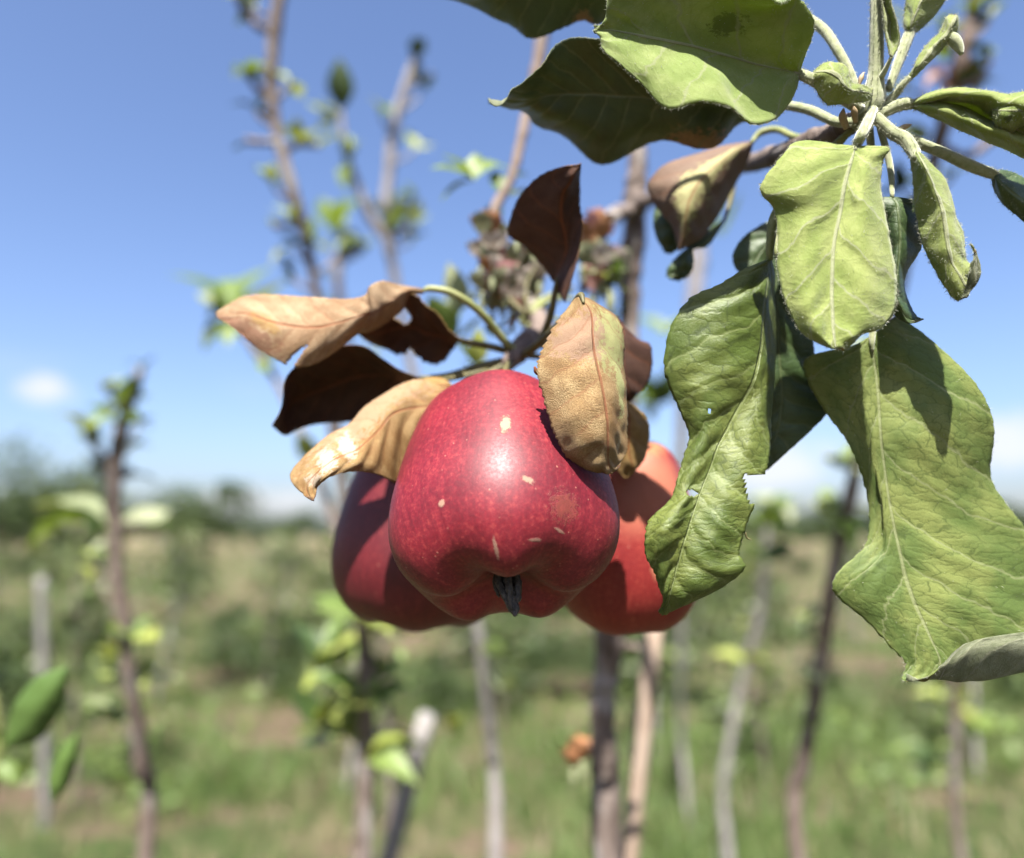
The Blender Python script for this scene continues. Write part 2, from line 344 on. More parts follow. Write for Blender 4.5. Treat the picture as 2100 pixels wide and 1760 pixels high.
# ------------------------------------------------------------------ foreground leaf builder
def pin(poly, x, y):
    c = False; j = len(poly) - 1
    for i in range(len(poly)):
        xi, yi = poly[i]; xj, yj = poly[j]
        if (yi > y) != (yj > y) and x < (xj - xi) * (y - yi) / (yj - yi) + xi: c = not c
        j = i
    return c
def leaf(name, reg, d0, rows, mats, parent, label=None, nu=33, nv=110, thick=0.00028, teeth=0.00045, tooth_mm=3.0, wave=0.0006,
         quilt=0.00025, up_front=True, holes=(), hairs=0, hair_len=0.0009, seed=1, wfreq=55, edge_wave=0.0):
    K = max(len(r) for r in rows)
    g = []
    for r in rows:
        if len(r) == 1: r = r * K
        row = []
        for p in r:
            x, y = px(reg, p[0], p[1]); dz = p[2] if len(p) > 2 else 0.0
            row.append((x, y, d0 + dz * 0.001))
        g.append(row)
    g = np.array(g)                                          # rows, cols, 3
    g = catmull(g, nv)
    g = catmull(g.transpose(1, 0, 2), nu).transpose(1, 0, 2)   # nv, nu, 3
    W = np.empty_like(g)
    d = g[..., 2:3]
    W[:] = CAMV + RT * ((g[..., 0:1] - 1050) / FPX * d) - UP * ((g[..., 1:2] - 787.5) / FPX * d) + FW * d
    vl = np.linspace(0, 1, nv)[:, None] * np.ones((1, nu)); ul = np.ones((nv, 1)) * np.linspace(-1, 1, nu)[None]
    mid = W[:, nu // 2]
    L = np.linalg.norm(np.diff(mid, axis=0), axis=1).sum()
    wid = np.linalg.norm(np.diff(W, axis=1), axis=2).sum(1)
    hw = max(wid.max() * 0.5, 1e-4)
    # toothed margin
    rs = np.random.RandomState(seed)
    nt = max(4, int(L / (tooth_mm * 0.001)))
    for side, c0, c1, sgn in ((0, 0, 1, 1), (1, nu - 1, nu - 2, 1)):
        out = W[:, c0] - W[:, c1]; out /= np.linalg.norm(out, axis=1)[:, None] + 1e-9
        ph = (vl[:, 0] * nt + 0.35 * np.sin(vl[:, 0] * 17 + seed)) % 1.0
        amp = teeth * (0.4 + 0.9 * rs.rand(nt + 2)[(vl[:, 0] * nt).astype(int)])
        prof = amp * (ph - 0.35) * np.minimum(1, 8 * np.minimum(vl[:, 0], 1 - vl[:, 0]))
        W[:, c0] += out * prof[:, None]
    def normals(W):
        du = np.gradient(W, axis=1); dv = np.gradient(W, axis=0)
        n = np.cross(du, dv); n /= np.linalg.norm(n, axis=2)[..., None] + 1e-12
        return n
    Nn = normals(W)
    flip = np.mean(np.einsum('ijk,ijk->ij', Nn, CAMV - W)) < 0
    if flip: Nn = -Nn
    # waviness and the swelling between side veins
    V = vl * L * 1000; U = np.abs(ul) * hw * 1000
    h = np.zeros((nv, nu))
    for i in range(nv):
        for j in range(nu):
            q = Vector(W[i, j].tolist())
            h[i, j] = wave * (mnoise.noise(q * wfreq + Vector((seed * 3.1, 0, 0))) + 0.4 * mnoise.noise(q * wfreq * 2.7))
    sv = (V - U * 0.78 + U * U * 0.006 + np.sign(ul) * 2.0) / 9.0
    h += quilt * np.cos(2 * math.pi * sv) * np.minimum(1, np.abs(ul) * 4) * (1 - np.abs(ul) ** 3) * (1 if up_front else -1)
    if edge_wave: h += edge_wave * np.abs(ul) ** 3 * np.sin(vl * 23 + seed + ul)
    taper = np.minimum(1, 6 * np.minimum(vl + 0.02, 1.0))
    W = W + Nn * (h * taper)[..., None]
    Nn = normals(W)
    if flip: Nn = -Nn
    A = (W + Nn * thick * 0.5).reshape(-1, 3); B = (W - Nn * thick * 0.5).reshape(-1, 3)
    n0 = nv * nu
    hp = [[px(reg, *q) for q in poly] for poly in holes]
    keep = np.ones((nv - 1, nu - 1), bool)
    for poly in hp:
        for i in range(nv - 1):
            for j in range(nu - 1):
                c = (g[i, j] + g[i + 1, j + 1]) * 0.5
                if pin(poly, c[0], c[1]): keep[i, j] = False
    faces, fm = [], []
    a_m, b_m = (0, 1) if up_front else (1, 0)
    idx = lambda i, j: i * nu + j
    for i in range(nv - 1):
        for j in range(nu - 1):
            if not keep[i, j]: continue
            q = [idx(i, j), idx(i, j + 1), idx(i + 1, j + 1), idx(i + 1, j)]
            if not flip: q1, q2 = q, q[::-1]
            else: q1, q2 = q[::-1], q
            faces.append(tuple(q1)); fm.append(a_m)
            faces.append(tuple(n0 + x for x in q2)); fm.append(b_m)
            for (e0, e1, ni, nj) in ((q[0], q[1], i - 1, j), (q[1], q[2], i, j + 1), (q[2], q[3], i + 1, j), (q[3], q[0], i, j - 1)):
                if 0 <= ni < nv - 1 and 0 <= nj < nu - 1 and keep[ni, nj]: continue
                f = (e0, n0 + e0, n0 + e1, e1)
                faces.append(f if not flip else f[::-1]); fm.append(b_m)
    verts = np.concatenate([A, B])
    base = W[0, nu // 2].copy()
    me = mesh(name, verts - base, faces, mats, fm)
    uvm = me.uv_layers.new(name='mm'); uvn = me.uv_layers.new(name='nrm')
    li = np.empty(len(me.loops), np.int32); me.loops.foreach_get('vertex_index', li); li %= n0
    mm = np.stack([(ul * hw).reshape(-1), (vl * L).reshape(-1)], 1); nn = np.stack([(ul * 0.5 + 0.5).reshape(-1), vl.reshape(-1)], 1)
    uvm.data.foreach_set('uv', mm[li].astype(np.float32).reshape(-1)); uvn.data.foreach_set('uv', nn[li].astype(np.float32).reshape(-1))
    o = link('leaf', me, parent, base, label)
    if hairs:
        pts, nr = [], []
        for _ in range(hairs):
            i = rs.randint(nv)
            if rs.rand() < 0.4: j = 0 if rs.rand() < 0.5 else nu - 1
            else: j = rs.randint(nu)
            s = 1 if rs.rand() < 0.75 else -1
            p = W[i, j]; n = Nn[i, j] * s
            if j in (0, nu - 1):
                e = W[i, j] - W[i, 1 if j == 0 else nu - 2]; n = n * 0.5 + e / (np.linalg.norm(e) + 1e-9)
            pts.append(p + (rs.rand(3) - 0.5) * 0.0006); nr.append(n)
        hair_mesh('down_hairs', np.array(pts), np.array(nr), o, hair_len, rs)
    return o, W
def hair_mesh(name, pts, nr, parent, ln, rs, width=0.000055):
    n = len(pts)
    dr = nr + (rs.rand(n, 3) - 0.5) * 1.6; dr /= np.linalg.norm(dr, axis=1)[:, None] + 1e-9
    l = ln * (0.3 + rs.rand(n, 1) ** 1.3)
    sd = np.cross(dr, rs.rand(n, 3) - 0.5); sd /= np.linalg.norm(sd, axis=1)[:, None] + 1e-9
    bend = (rs.rand(n, 3) - 0.5) * l * 0.7
    v = np.stack([pts - sd * width, pts + sd * width, pts + dr * l * 0.55 + bend * 0.4 + sd * width * 0.6, pts + dr * l + bend], 1).reshape(-1, 3)
    f = []
    for i in range(n): f += [(4 * i, 4 * i + 1, 4 * i + 2), (4 * i, 4 * i + 2, 4 * i + 3)]
    return addobj(name, v, f, M['hair'], parent, origin=WLOC[parent.name], kind='stuff')
def fuzzy_tube(name, spec, mat, parent, hairs=0, seed=3, **kw):
    o = ptube(name, spec, mat, parent, **kw)
    if hairs:
        rs = np.random.RandomState(seed)
        v, f = tube_geo([P(a, b, d) for a, b, d, _ in spec], [wd * 0.5 * d / FPX for _, _, d, wd in spec], seg=10)
        c = v.reshape(-1, 10, 3).mean(1)
        ii = rs.randint(len(v) - 10, size=hairs)
        t = rs.rand(hairs, 1)
        p = v[ii] * (1 - t) + v[ii + 10] * t
        n = p - (c[ii // 10] * (1 - t) + c[np.minimum(ii // 10 + 1, len(c) - 1)] * t); n /= np.linalg.norm(n, axis=1)[:, None] + 1e-9
        hair_mesh('down_hairs', p, n, o, 0.0009, rs)
    return o
# ------------------------------------------------------------------ ground, far trees
def ground_mat():
    k = NT('orchard_ground')
    co = k.n('ShaderNodeTexCoord').outputs['Object']
    n1 = k.noise(co, 0.55, 5, 0.6, 0.6); n2 = k.noise(co, 9.0, 6, 0.7); n3 = k.noise(co, 60.0, 4, 0.7); n4 = k.noise(co, 0.06, 4, 0.6)
    gx, gy, gz_ = k.sep(co); strip = k.noise(k.vec(k.mth('MULTIPLY', gx, 0.35), gy, 0.0), 0.8, 4, 0.6)
    soil = k.mix(n3.outputs['Fac'], (0.25, 0.155, 0.115), (0.40, 0.285, 0.22))
    straw = k.mix(n2.outputs['Fac'], (0.21, 0.19, 0.10), (0.31, 0.27, 0.155))
    grass = k.mix(k.rng(n2.outputs['Fac'], 0.3, 0.7), (0.07, 0.12, 0.033), (0.155, 0.195, 0.07))
    col = k.mix(k.rng(n1.outputs['Fac'], 0.46, 0.60), grass, straw)
    col = k.mix(k.mth('MULTIPLY', k.rng(n2.outputs['Fac'], 0.5, 0.62), k.rng(n1.outputs['Fac'], 0.44, 0.54)), col, soil)
    col = k.mix(k.rng(n4.outputs['Fac'], 0.42, 0.62, 0.0, 0.5), col, (0.14, 0.16, 0.065))
    col = k.mix(k.rng(k.mth('ADD', strip.outputs['Fac'], k.mth('MULTIPLY', n2.outputs['Fac'], 0.2)), 0.585, 0.665), col, soil)
    h = k.mth('ADD', n2.outputs['Fac'], n3.outputs['Fac'])
    return k.out(k.pbsdf(col, 0.95, 0.1, k.bump(h, 1.0, 0.05)))
def gh(x, y):
    r = math.hypot(x, y)
    return 0.05 * mnoise.noise(Vector((x * 0.35, y * 0.35, 0.3))) * min(1, r / 2) if r < 60 else 0.0
xs = np.concatenate([[-3000, -800, -200, -90], np.linspace(-60, 60, 161), [90, 200, 800, 3000]])
ys = np.concatenate([[-3000, -500, -60], np.linspace(-10, 60, 121), [90, 160, 320, 800, 3000]])
gv = [(x, y, gh(x, y)) for y in ys for x in xs]
nx = len(xs)
gf = [(j * nx + i, j * nx + i + 1, (j + 1) * nx + i + 1, (j + 1) * nx + i) for j in range(len(ys) - 1) for i in range(nx - 1)]
addobj('ground', gv, gf, ground_mat(), origin=(0, 0, 0), kind='structure')

def leafy(name, a, b, t, trans=0.3, rough=0.5):
    k = NT(name)
    oi = k.n('ShaderNodeObjectInfo').outputs['Random']
    gi = k.n('ShaderNodeNewGeometry').outputs['Random Per Island']
    n1 = k.noise(k.n('ShaderNodeTexCoord').outputs['Object'], 3.0, 3)
    f = k.mth('FRACT', k.mth('ADD', k.mth('MULTIPLY', oi, 3.7), gi))
    col = k.mix(k.mth('ADD', k.mth('MULTIPLY', f, 0.7), k.mth('MULTIPLY', n1.outputs['Fac'], 0.3)), a, b)
    return k.out(k.trans(k.pbsdf(col, rough, 0.3), t, trans))
M['lg'] = leafy('sapling_leaf_green', (0.10, 0.17, 0.035), (0.22, 0.30, 0.08), (0.30, 0.42, 0.05))
M['ly'] = leafy('sapling_leaf_yellow', (0.28, 0.35, 0.07), (0.42, 0.46, 0.12), (0.45, 0.5, 0.05))
M['ld'] = leafy('sapling_leaf_dark', (0.03, 0.06, 0.015), (0.06, 0.10, 0.025), (0.06, 0.1, 0.01), 0.1)
M['lp'] = leafy('sapling_leaf_pale', (0.28, 0.33, 0.17), (0.40, 0.43, 0.26), (0.35, 0.42, 0.08))
M['ldk'] = leafy('low_shoot_leaf', (0.07, 0.13, 0.03), (0.12, 0.20, 0.045), (0.12, 0.2, 0.03), 0.15)
M['wr'] = leafy('withered_reddish', (0.20, 0.10, 0.075), (0.38, 0.20, 0.15), (0.3, 0.12, 0.06), 0.1)
M['far'] = leafy('far_foliage', (0.032, 0.062, 0.018), (0.09, 0.13, 0.04), (0.10, 0.14, 0.02), 0.2)
M['mid'] = leafy('orchard_foliage', (0.045, 0.08, 0.022), (0.17, 0.205, 0.07), (0.17, 0.22, 0.04), 0.2)
M['blade'] = leafy('grass_blade', (0.075, 0.14, 0.034), (0.19, 0.25, 0.08), (0.17, 0.28, 0.04), 0.25)
M['straw'] = leafy('dry_grass_blade', (0.20, 0.17, 0.09), (0.32, 0.27, 0.15), (0.2, 0.25, 0.1), 0.2)

def quads_cloud(n, rx, rz, size, rs, hollow=0.35, lobes=7):
    """leaf-sized faces through an uneven crown made of several clumps"""
    cl = [(rs.randn(3) * np.array([rx * 0.45, rx * 0.45, rz * 0.42]), 0.32 + 0.4 * rs.rand()) for _ in range(lobes)]
    vv, ff = [], []
    for i in range(n):
        c, r = cl[rs.randint(lobes)]
        q = rs.randn(3); q /= np.linalg.norm(q); q *= (hollow + (1 - hollow) * rs.rand() ** 0.5) * (1 + 0.25 * rs.randn())
        p = c + q * np.array([rx, rx, rz]) * r
        a = rs.randn(3); a /= np.linalg.norm(a); b = np.cross(a, rs.randn(3)); b /= np.linalg.norm(b) + 1e-9
        s = size * (0.6 + 0.8 * rs.rand())
        k = len(vv)
        vv += [p - a * s, p + b * s * 0.45, p + a * s, p - b * s * 0.45]
        ff.append((k, k + 1, k + 2, k + 3))
    return np.array(vv), ff
rs = np.random.RandomState(5)
FARM = []
for q in range(3):
    v, f = quads_cloud(2600, 2.3, 2.4, 0.17, rs, lobes=9); v[:, 2] -= v[:, 2].min() - 0.7
    cr_ = mesh('crown', v, f, M['far'], smooth=False)
    tv, tf = tube_geo([(0, 0, -0.1), (0.1, 0.05, 1.2), (0, 0.1, 2.8)], [0.16, 0.13, 0.05], seg=7)
    FARM.append((mesh('trunk', tv, tf, M['bark']), cr_, v[:, 2].max()))
# x (px), top y (px), distance, width factor
far = [(0, 890, 24, 0.9), (75, 925, 28, 0.8), (430, 985, 46, 1.0), (520, 1052, 55, 1.1), (330, 1035, 60, 1.2), (250, 1020, 52, 1.1), (120, 1000, 44, 1.0), (30, 985, 40, 1.1), (610, 1050, 70, 1.2), (-70, 1000, 48, 1.1),
       (690, 1060, 64, 1.2), (790, 1050, 70, 1.2), (880, 1045, 66, 1.2), (970, 1050, 60, 1.2), (1060, 1045, 72, 1.2), (1160, 1050, 62, 1.2), (1250, 1050, 58, 1.2), (1350, 1048, 66, 1.2), (1440, 1042, 58, 1.2), (1530, 1046, 52, 1.2), (1590, 1020, 46, 0.9), (1650, 1046, 60, 1.2), (1730, 1030, 48, 1.1),
       (1820, 1040, 60, 1.2), (1910, 1040, 56, 1.2), (2000, 1042, 58, 1.2), (2080, 1028, 48, 1.1), (2170, 1040, 55, 1.2), (190, 1055, 75, 1.3), (470, 1062, 80, 1.4), (1690, 1060, 80, 1.4), (1480, 1062, 85, 1.4)]
far += [(q_, 1040 - 25 * (i_ % 3), 50 + 6 * (i_ % 4), 1.2) for i_, q_ in enumerate((-160, -280, -400, -540, -700, -900, 2270, 2390, 2520, 2680, 2860, 3060))]
FARLAB = {0: 'nearest and tallest bush of the tree line at the left edge', 75: 'pale topped bush beside the tallest one at the left edge', 430: 'rounded dark green tree standing highest in the far tree line at left',
          30: 'dark green tree of the far tree line at the left edge', 1590: 'small dark tree of the far line between the two hanging green leaves'}
for i, (x, ty, dist, wf) in enumerate(far):
    tm, cm_, hh = FARM[i % 3]
    p = P(x, 1096, dist)
    top = P(x, ty, dist)[2]
    s = top / hh
    t = empty('far_tree', (p[0], p[1], 0), FARLAB.get(x, 'dark green bushy tree in the blurred tree line at the field edge'), 'tree', 'trees along the far field edge')
    t.scale = (s * wf * 1.7, s * wf * 1.7, s * 1.06); t.rotation_euler.z = rs.rand() * 6
    for nm, md in (('trunk', tm), ('crown', cm_)):
        o = bpy.data.objects.new(nm, md); C.objects.link(o); o.parent = t

# ------------------------------------------------------------------ nursery rows in the middle distance
def sap_leaf_mesh(name, mat, bend=0.25, w_=0.27):
    vv, ff = [], []
    prof = [0.05, 0.62, 0.95, 1.0, 0.82, 0.5, 0.03]
    for i, a in enumerate(prof):
        t = i / (len(prof) - 1)
        z = bend * (t - t * t * 1.6)
        for s, lift in ((-1, .10), (-.5, .03), (0, 0), (.5, .03), (1, .10)):
            vv.append((s * a * w_, t, z + lift * a))
    for i in range(len(prof) - 1):
        for j in range(4): ff.append((i * 5 + j, i * 5 + j + 1, i * 5 + j + 6, i * 5 + j + 5))
    return mesh(name, vv, ff, mat)
SL = {k: [sap_leaf_mesh('leaf', M[k], b, w_) for b, w_ in ((0.25, 0.27), (-0.1, 0.3), (0.5, 0.24))] for k in ('lg', 'ly', 'ld', 'lp', 'wr')}

MIDM = []
for q in range(4):
    tv, tf = tube_geo([(0, 0, -0.05), (0.02 * q, 0.01, 0.5), (-0.02, 0.03, 1.0), (0.03, -0.02, 1.55)], [0.016, 0.014, 0.010, 0.004], seg=7, rough=0.3, seed=q)
    for b in range(4):
        z = 0.5 + 0.24 * b; an = q * 1.3 + b * 2.2
        e = np.array([math.cos(an) * 0.22, math.sin(an) * 0.22, 0.28])
        v2, f2 = tube_geo([(0.01, 0, z), tuple(np.array([0.01, 0, z]) + e * 0.5), tuple(np.array([0, 0, z]) + e)], [0.007, 0.005, 0.002], seg=5, n=6)
        k0 = len(tv); tv = np.concatenate([tv, v2]); tf = tf + [tuple(k0 + a for a in f) for f in f2]
    vv, ff = [], []
    for i in range(300):
        z = 0.35 + 1.25 * rs.rand() ** 0.9; an = rs.rand() * 6.28; r = (0.05 + 0.30 * rs.rand()) * (1.3 - 0.5 * z)
        p = np.array([math.cos(an) * r, math.sin(an) * r, z]); a = rs.randn(3); a /= np.linalg.norm(a); b = np.cross(a, rs.randn(3)); b /= np.linalg.norm(b)
        s = 0.042 * (0.6 + 0.8 * rs.rand()); k0 = len(vv)
        vv += [p - a * s, p + b * s * 0.55, p + a * s, p - b * s * 0.55]; ff.append((k0, k0 + 1, k0 + 2, k0 + 3))
    MIDM.append((mesh('trunk', tv, tf, M['barkr' if q % 2 else 'barkg']), mesh('crown', np.array(vv), ff, M['mid'], smooth=False)))
def place_mid(x, y, s, rz, q):
    t = empty('nursery_apple_tree', (x, y, gh(x, y)), 'thin young apple tree in the blurred nursery rows behind', 'tree', 'young apple trees in the nursery rows')
    t.scale = (s, s, s); t.rotation_euler = (rs.randn() * 0.06, rs.randn() * 0.06, rz)
    for nm, md in zip(('trunk', 'crown'), MIDM[q]):
        o = bpy.data.objects.new(nm, md); C.objects.link(o); o.parent = t
    t.children  # parts: trunk, crown
k_ = 0
yy = 3.4
while yy < 26:
    half = 0.92 * yy + 0.3
    for xx in np.arange(-half, half, 0.72 + 0.02 * yy):
        if rs.rand() < 0.28: continue
        place_mid(xx + rs.randn() * 0.15, yy + rs.randn() * 0.25, 0.52 + 0.34 * rs.rand(), rs.rand() * 6.28, k_ % 4); k_ += 1
    yy *= 1.24

for i in range(84):
    y = 4.6 * (28 / 4.6) ** rs.rand(); x = (rs.rand() * 2 - 1) * 0.8 * y; tm, cm_, hh = FARM[i % 3]; s = (0.35 + 0.6 * rs.rand()) * min(1.25, 0.62 + 0.035 * y) / hh
    t = empty('low_bush', (x, y, gh(x, y) - 0.1), 'low dark green bush among the blurred nursery rows', 'bush', 'low bushes in the field')
    t.scale = (s * 1.5, s * 1.5, s); t.rotation_euler.z = rs.rand() * 6
    for nm, md in (('trunk', tm), ('crown', cm_)):
        o = bpy.data.objects.new(nm, md); C.objects.link(o); o.parent = t

# ------------------------------------------------------------------ grass and weeds
def blades(name, n, y0, y1, hgt, wd, mat, label, seed, thr=None, inv=False):
    rs = np.random.RandomState(seed); vv, ff = [], []
    made = 0
    while made < n:
        y = y0 * (y1 / y0) ** rs.rand(); x = (rs.rand() * 2 - 1) * (1.15 * y + 0.8)
        q = mnoise.fractal(Vector((x * 0.6, y * 0.6, 3.0)), 1.0, 2.0, 3)
        if thr is not None and ((q < thr) != inv) and rs.rand() < 0.9: continue
        h = hgt * (0.4 + 0.9 * rs.rand()) * (0.7 + 0.6 * max(-0.4, min(0.6, q))); wdt = wd * (0.6 + 0.7 * rs.rand()) * (1 + y * 0.10)
        a = rs.rand() * 6.28; dx, dy = math.cos(a), math.sin(a); ln = h * (0.2 + 0.7 * rs.rand()); b = rs.rand() * 6.28
        sx, sy = math.cos(b) * wdt, math.sin(b) * wdt; z = gh(x, y) - 0.01; k0 = len(vv)
        vv += [(x - sx, y - sy, z), (x + sx, y + sy, z), (x + dx * ln * 0.35 + sx * 0.7, y + dy * ln * 0.35 + sy * 0.7, z + h * 0.6), (x + dx * ln * 0.35 - sx * 0.7, y + dy * ln * 0.35 - sy * 0.7, z + h * 0.6), (x + dx * ln, y + dy * ln, z + h * 0.95)]
        ff += [(k0, k0 + 1, k0 + 2, k0 + 3), (k0 + 3, k0 + 2, k0 + 4)]
        made += 1
    addobj(name, vv, ff, mat, origin=(0, 0, 0), smooth=False, label=label, cat='grass', kind='stuff')
blades('green_grass', 56000, 1.6, 34, 0.20, 0.0035, M['blade'], 'uneven green grass and weeds covering the orchard floor', 11, -0.02)
blades('dry_grass', 12500, 1.6, 34, 0.22, 0.003, M['straw'], 'dry straw coloured grass between the green weeds', 12, 0.12, True)
vv, ff = [], []
for i in range(5200):
    y = 1.8 * (16 / 1.8) ** rs.rand(); x = (rs.rand() * 2 - 1) * (0.8 * y + 0.5)
    q = mnoise.noise(Vector((x * 0.9, y * 0.9, 8.0)))
    if q < 0.0: continue
    p = np.array([x, y, gh(x, y) + (0.03 + 0.25 * rs.rand()) * (0.5 + q)]); a = rs.randn(3) * np.array([1, 1, 0.5]); a /= np.linalg.norm(a); b = np.cross(a, rs.randn(3)); b /= np.linalg.norm(b)
    s = 0.022 * (0.5 + rs.rand()) * (1 + 0.04 * y); k0 = len(vv)
    vv += [p - a * s, p + b * s * 0.6 - a * s * 0.2, p + b * s * 0.4 + a * s * 0.6, p + a * s * 1.2, p - b * s * 0.4 + a * s * 0.6, p - b * s * 0.6 - a * s * 0.2]; ff.append(tuple(range(k0, k0 + 6)))
addobj('weeds', vv, ff, M['lg'], origin=(0, 0, 0), smooth=False, label='low broad leaved weeds scattered through the grass', cat='weeds', kind='stuff')

# ------------------------------------------------------------------ young trees close behind
def ground_root(x, y, d, wd):
    q = P(x, y, d); return q, np.array([q[0] * 1.02, q[1] + 0.01, gh(q[0], q[1]) - 0.02])
def clump(parent, x, y, d, n, size, key, rs, up=0.5, spread=1.0, aim=None):
    """n leaves of about `size` px round a twig end; each leaf is a part"""
    c = P(x, y, d)
    for i in range(n):
        L = size * d / FPX * (0.85 + 0.55 * rs.rand())
        if aim is None:
            a = rs.rand() * 6.28
            dr = np.array([math.cos(a) * spread, math.sin(a) * spread * 0.8, up + 0.5 * rs.randn()])
        else:
            ax, ay = aim[i % len(aim)]; dr = RT * ax - UP * ay + FW * (0.5 * rs.randn())
        dr /= np.linalg.norm(dr)
        yv = Vector(dr.tolist()); z0 = Vector((0.25 * rs.randn(), -0.45 + 0.3 * rs.randn(), 1.0))
        if abs(yv.dot(z0.normalized())) > 0.93: z0 = Vector((0.2, -1, 0.3))
        xv = yv.cross(z0).normalized(); zv = xv.cross(yv)
        kk = key[rs.randint(len(key))] if isinstance(key, (list, tuple)) else key
        o = bpy.data.objects.new('leaf', SL[kk][rs.randint(3)]); C.objects.link(o); o.parent = parent
        o.matrix_local = Matrix.Translation(Vector(c.tolist()) - WLOC[parent.name]) @ Matrix((xv, yv, zv)).transposed().to_4x4() @ Matrix.Scale(L, 4)
def young_tree(name, label, stems, clumps, mat, seed, group='young apple trees close behind the apples', up=0.5):
    rs = np.random.RandomState(seed)
    x, y, d, wd = stems[0][0]
    q, root = ground_root(x, y, d, wd)
    t = empty(name, root, label, 'tree', group)
    for i, s in enumerate(stems):
        pts = [P(a, b, c) for a, b, c, _ in s]; rad = [w_ * 0.31 * c / FPX for _, _, c, w_ in s]
        if i == 0: pts = [root, root * 0.5 + pts[0] * 0.5 + np.array([0.004, 0.003, 0])] + pts; rad = [rad[0] * 1.25, rad[0] * 1.1] + rad
        tube('trunk' if i == 0 else 'branch', pts, rad, mat, t, seg=10, n=len(pts) * 9, rough=0.22, seed=seed + i)
    p_ = catmull(np.array(stems[0], float), 60)
    for k in range(0 if 'low leafy' in label else 14):
        x, y, d, wd = p_[int(59 * (0.12 + 0.85 * rs.rand()))]
        sd = 1 if rs.rand() < 0.5 else -1; L_ = (0.018 + 0.03 * rs.rand()) * FPX / d; ex, ey = x + sd * L_ * 0.8, y - L_ * (0.2 + 0.8 * rs.rand())
        tube('twig', [P(x, y, d), P((x + ex) / 2 + sd * 4, (y + ey) / 2 + 5, d - 0.004), P(ex, ey, d - 0.01 + 0.02 * rs.rand())], [0.0026, 0.0022, 0.0016], mat, t, seg=6, n=8, rough=0.3)
        clump(t, ex, ey, d, 3, 0.026 * FPX / d, ['lg', 'lp', 'ld', 'ly'], rs, up=0.7)
    for c in clumps:
        kw = c[6] if len(c) > 6 else {}
        clump(t, *c[:6], rs, **kw)
    return t
U_ = dict(up=0.9, spread=0.8)
young_tree('young_apple_tree', 'young apple tree with bare brown leader rising to the top edge left of centre',
    [[(748, 1640, .85, 60), (752, 1480, .84, 58), (748, 1330, .82, 50), (720, 1150, .80, 46), (690, 900, .78, 42), (655, 640, .76, 34), (625, 480, .75, 36), (600, 390, .74, 40), (566, 260, .74, 36), (558, 130, .74, 40), (572, 0, .74, 44), (580, -90, .74, 40)],
     [(556, 70, .74, 26), (520, 45, .74, 28), (492, 5, .74, 24), (480, -60, .74, 22)],
     [(573, 290, .74, 24), (540, 292, .73, 22), (505, 288, .72, 26)],
     [(585, 310, .74, 22), (615, 295, .74, 20), (655, 300, .75, 14)],
     [(625, 480, .75, 16), (600, 462, .74, 18), (560, 464, .74, 16)],
     [(735, 1245, .82, 30), (690, 1085, .85, 30), (640, 940, .88, 26), (560, 770, .92, 22), (470, 650, .95, 18)]],
    [(500, 290, .72, 2, 30, 'ld'), (610, 290, .74, 6, 46, ['ly', 'lp', 'lg']), (650, 300, .75, 3, 40, ['ld', 'lp']), (600, 460, .74, 4, 40, ['lg', 'ly']), (562, 462, .74, 2, 28, 'ld'),
     (630, 495, .75, 3, 40, ['lg', 'ly']), (555, 215, .74, 2, 36, 'ly'), (468, 655, .95, 6, 118, ['lg', 'lg', 'lp'], dict(aim=[(-.8, -.75), (.4, -.85), (.95, -.5), (-.45, -.8), (.75, -.7), (-.1, -.7)])), (470, 655, .95, 4, 80, ['lg', 'ld'], dict(aim=[(-.4, .6), (.8, .1), (-.6, -.2), (.3, .8)])), (545, 745, .93, 4, 60, ['ld', 'lg']),
     (650, 570, .76, 3, 34, ['lg', 'ly']), (640, 940, .88, 5, 50, ['lp', 'ly'])]
    + [(700 + 90 * rs.rand(), 1250 + 330 * rs.rand(), .80 + .08 * rs.rand(), 3, 88, ['ly', 'ly', 'lg']) for _ in range(9)]
    + [(650 + 80 * rs.rand(), 1300 + 220 * rs.rand(), .84 + .06 * rs.rand(), 3, 80, ['lg', 'ly', 'ld']) for _ in range(6)] + [(820, 1300, .8, 4, 100, 'ly'), (740, 1280, .78, 4, 90, ['ly', 'lg'])],
    M['bark'], 21)
young_tree('young_apple_tree', 'young apple tree with pale forked grey stem above the tan leaf',
    [[(1015, 1640, 1.05, 44), (1008, 1540, 1.05, 44), (996, 1420, 1.03, 38), (980, 1290, 1.02, 40), (930, 1060, 1.0, 36), (850, 780, .98, 34), (812, 580, .96, 32), (795, 490, .95, 38), (790, 440, .95, 36), (800, 330, .95, 36), (808, 260, .95, 34), (832, 180, .95, 32), (855, 110, .95, 26)],
     [(780, 480, .95, 26), (745, 410, .94, 26), (718, 340, .93, 24), (705, 290, .92, 20), (698, 215, .92, 14)],
     [(800, 460, .95, 22), (825, 440, .95, 18), (840, 420, .95, 10)],
     [(838, 170, .95, 16), (865, 165, .95, 14), (885, 150, .95, 8)]],
    [(700, 225, .92, 1, 80, 'ld', dict(aim=[(0.05, -1)])), (695, 240, .92, 3, 60, ['lp', 'ly'], dict(aim=[(-1, -.2), (-.7, -.6), (-.9, .3)])), (712, 330, .92, 4, 66, ['lp', 'lg'], dict(aim=[(.1, -1), (-.2, -.8), (.4, -.9), (0, .8)])), (800, 470, .94, 2, 60, ['lg', 'ld'], dict(aim=[(.6, -.8), (-.2, -1)])), (852, 120, .95, 3, 40, 'ld', dict(aim=[(.1, -1), (.6, -.6), (0, 1)])),
     (945, 1470, 1.0, 1, 90, 'ly', dict(aim=[(-.2, .5)])), (1040, 1420, 1.0, 2, 60, 'lp'), (990, 1340, 1.0, 2, 50, 'lg')],
    M['barkg'], 22)
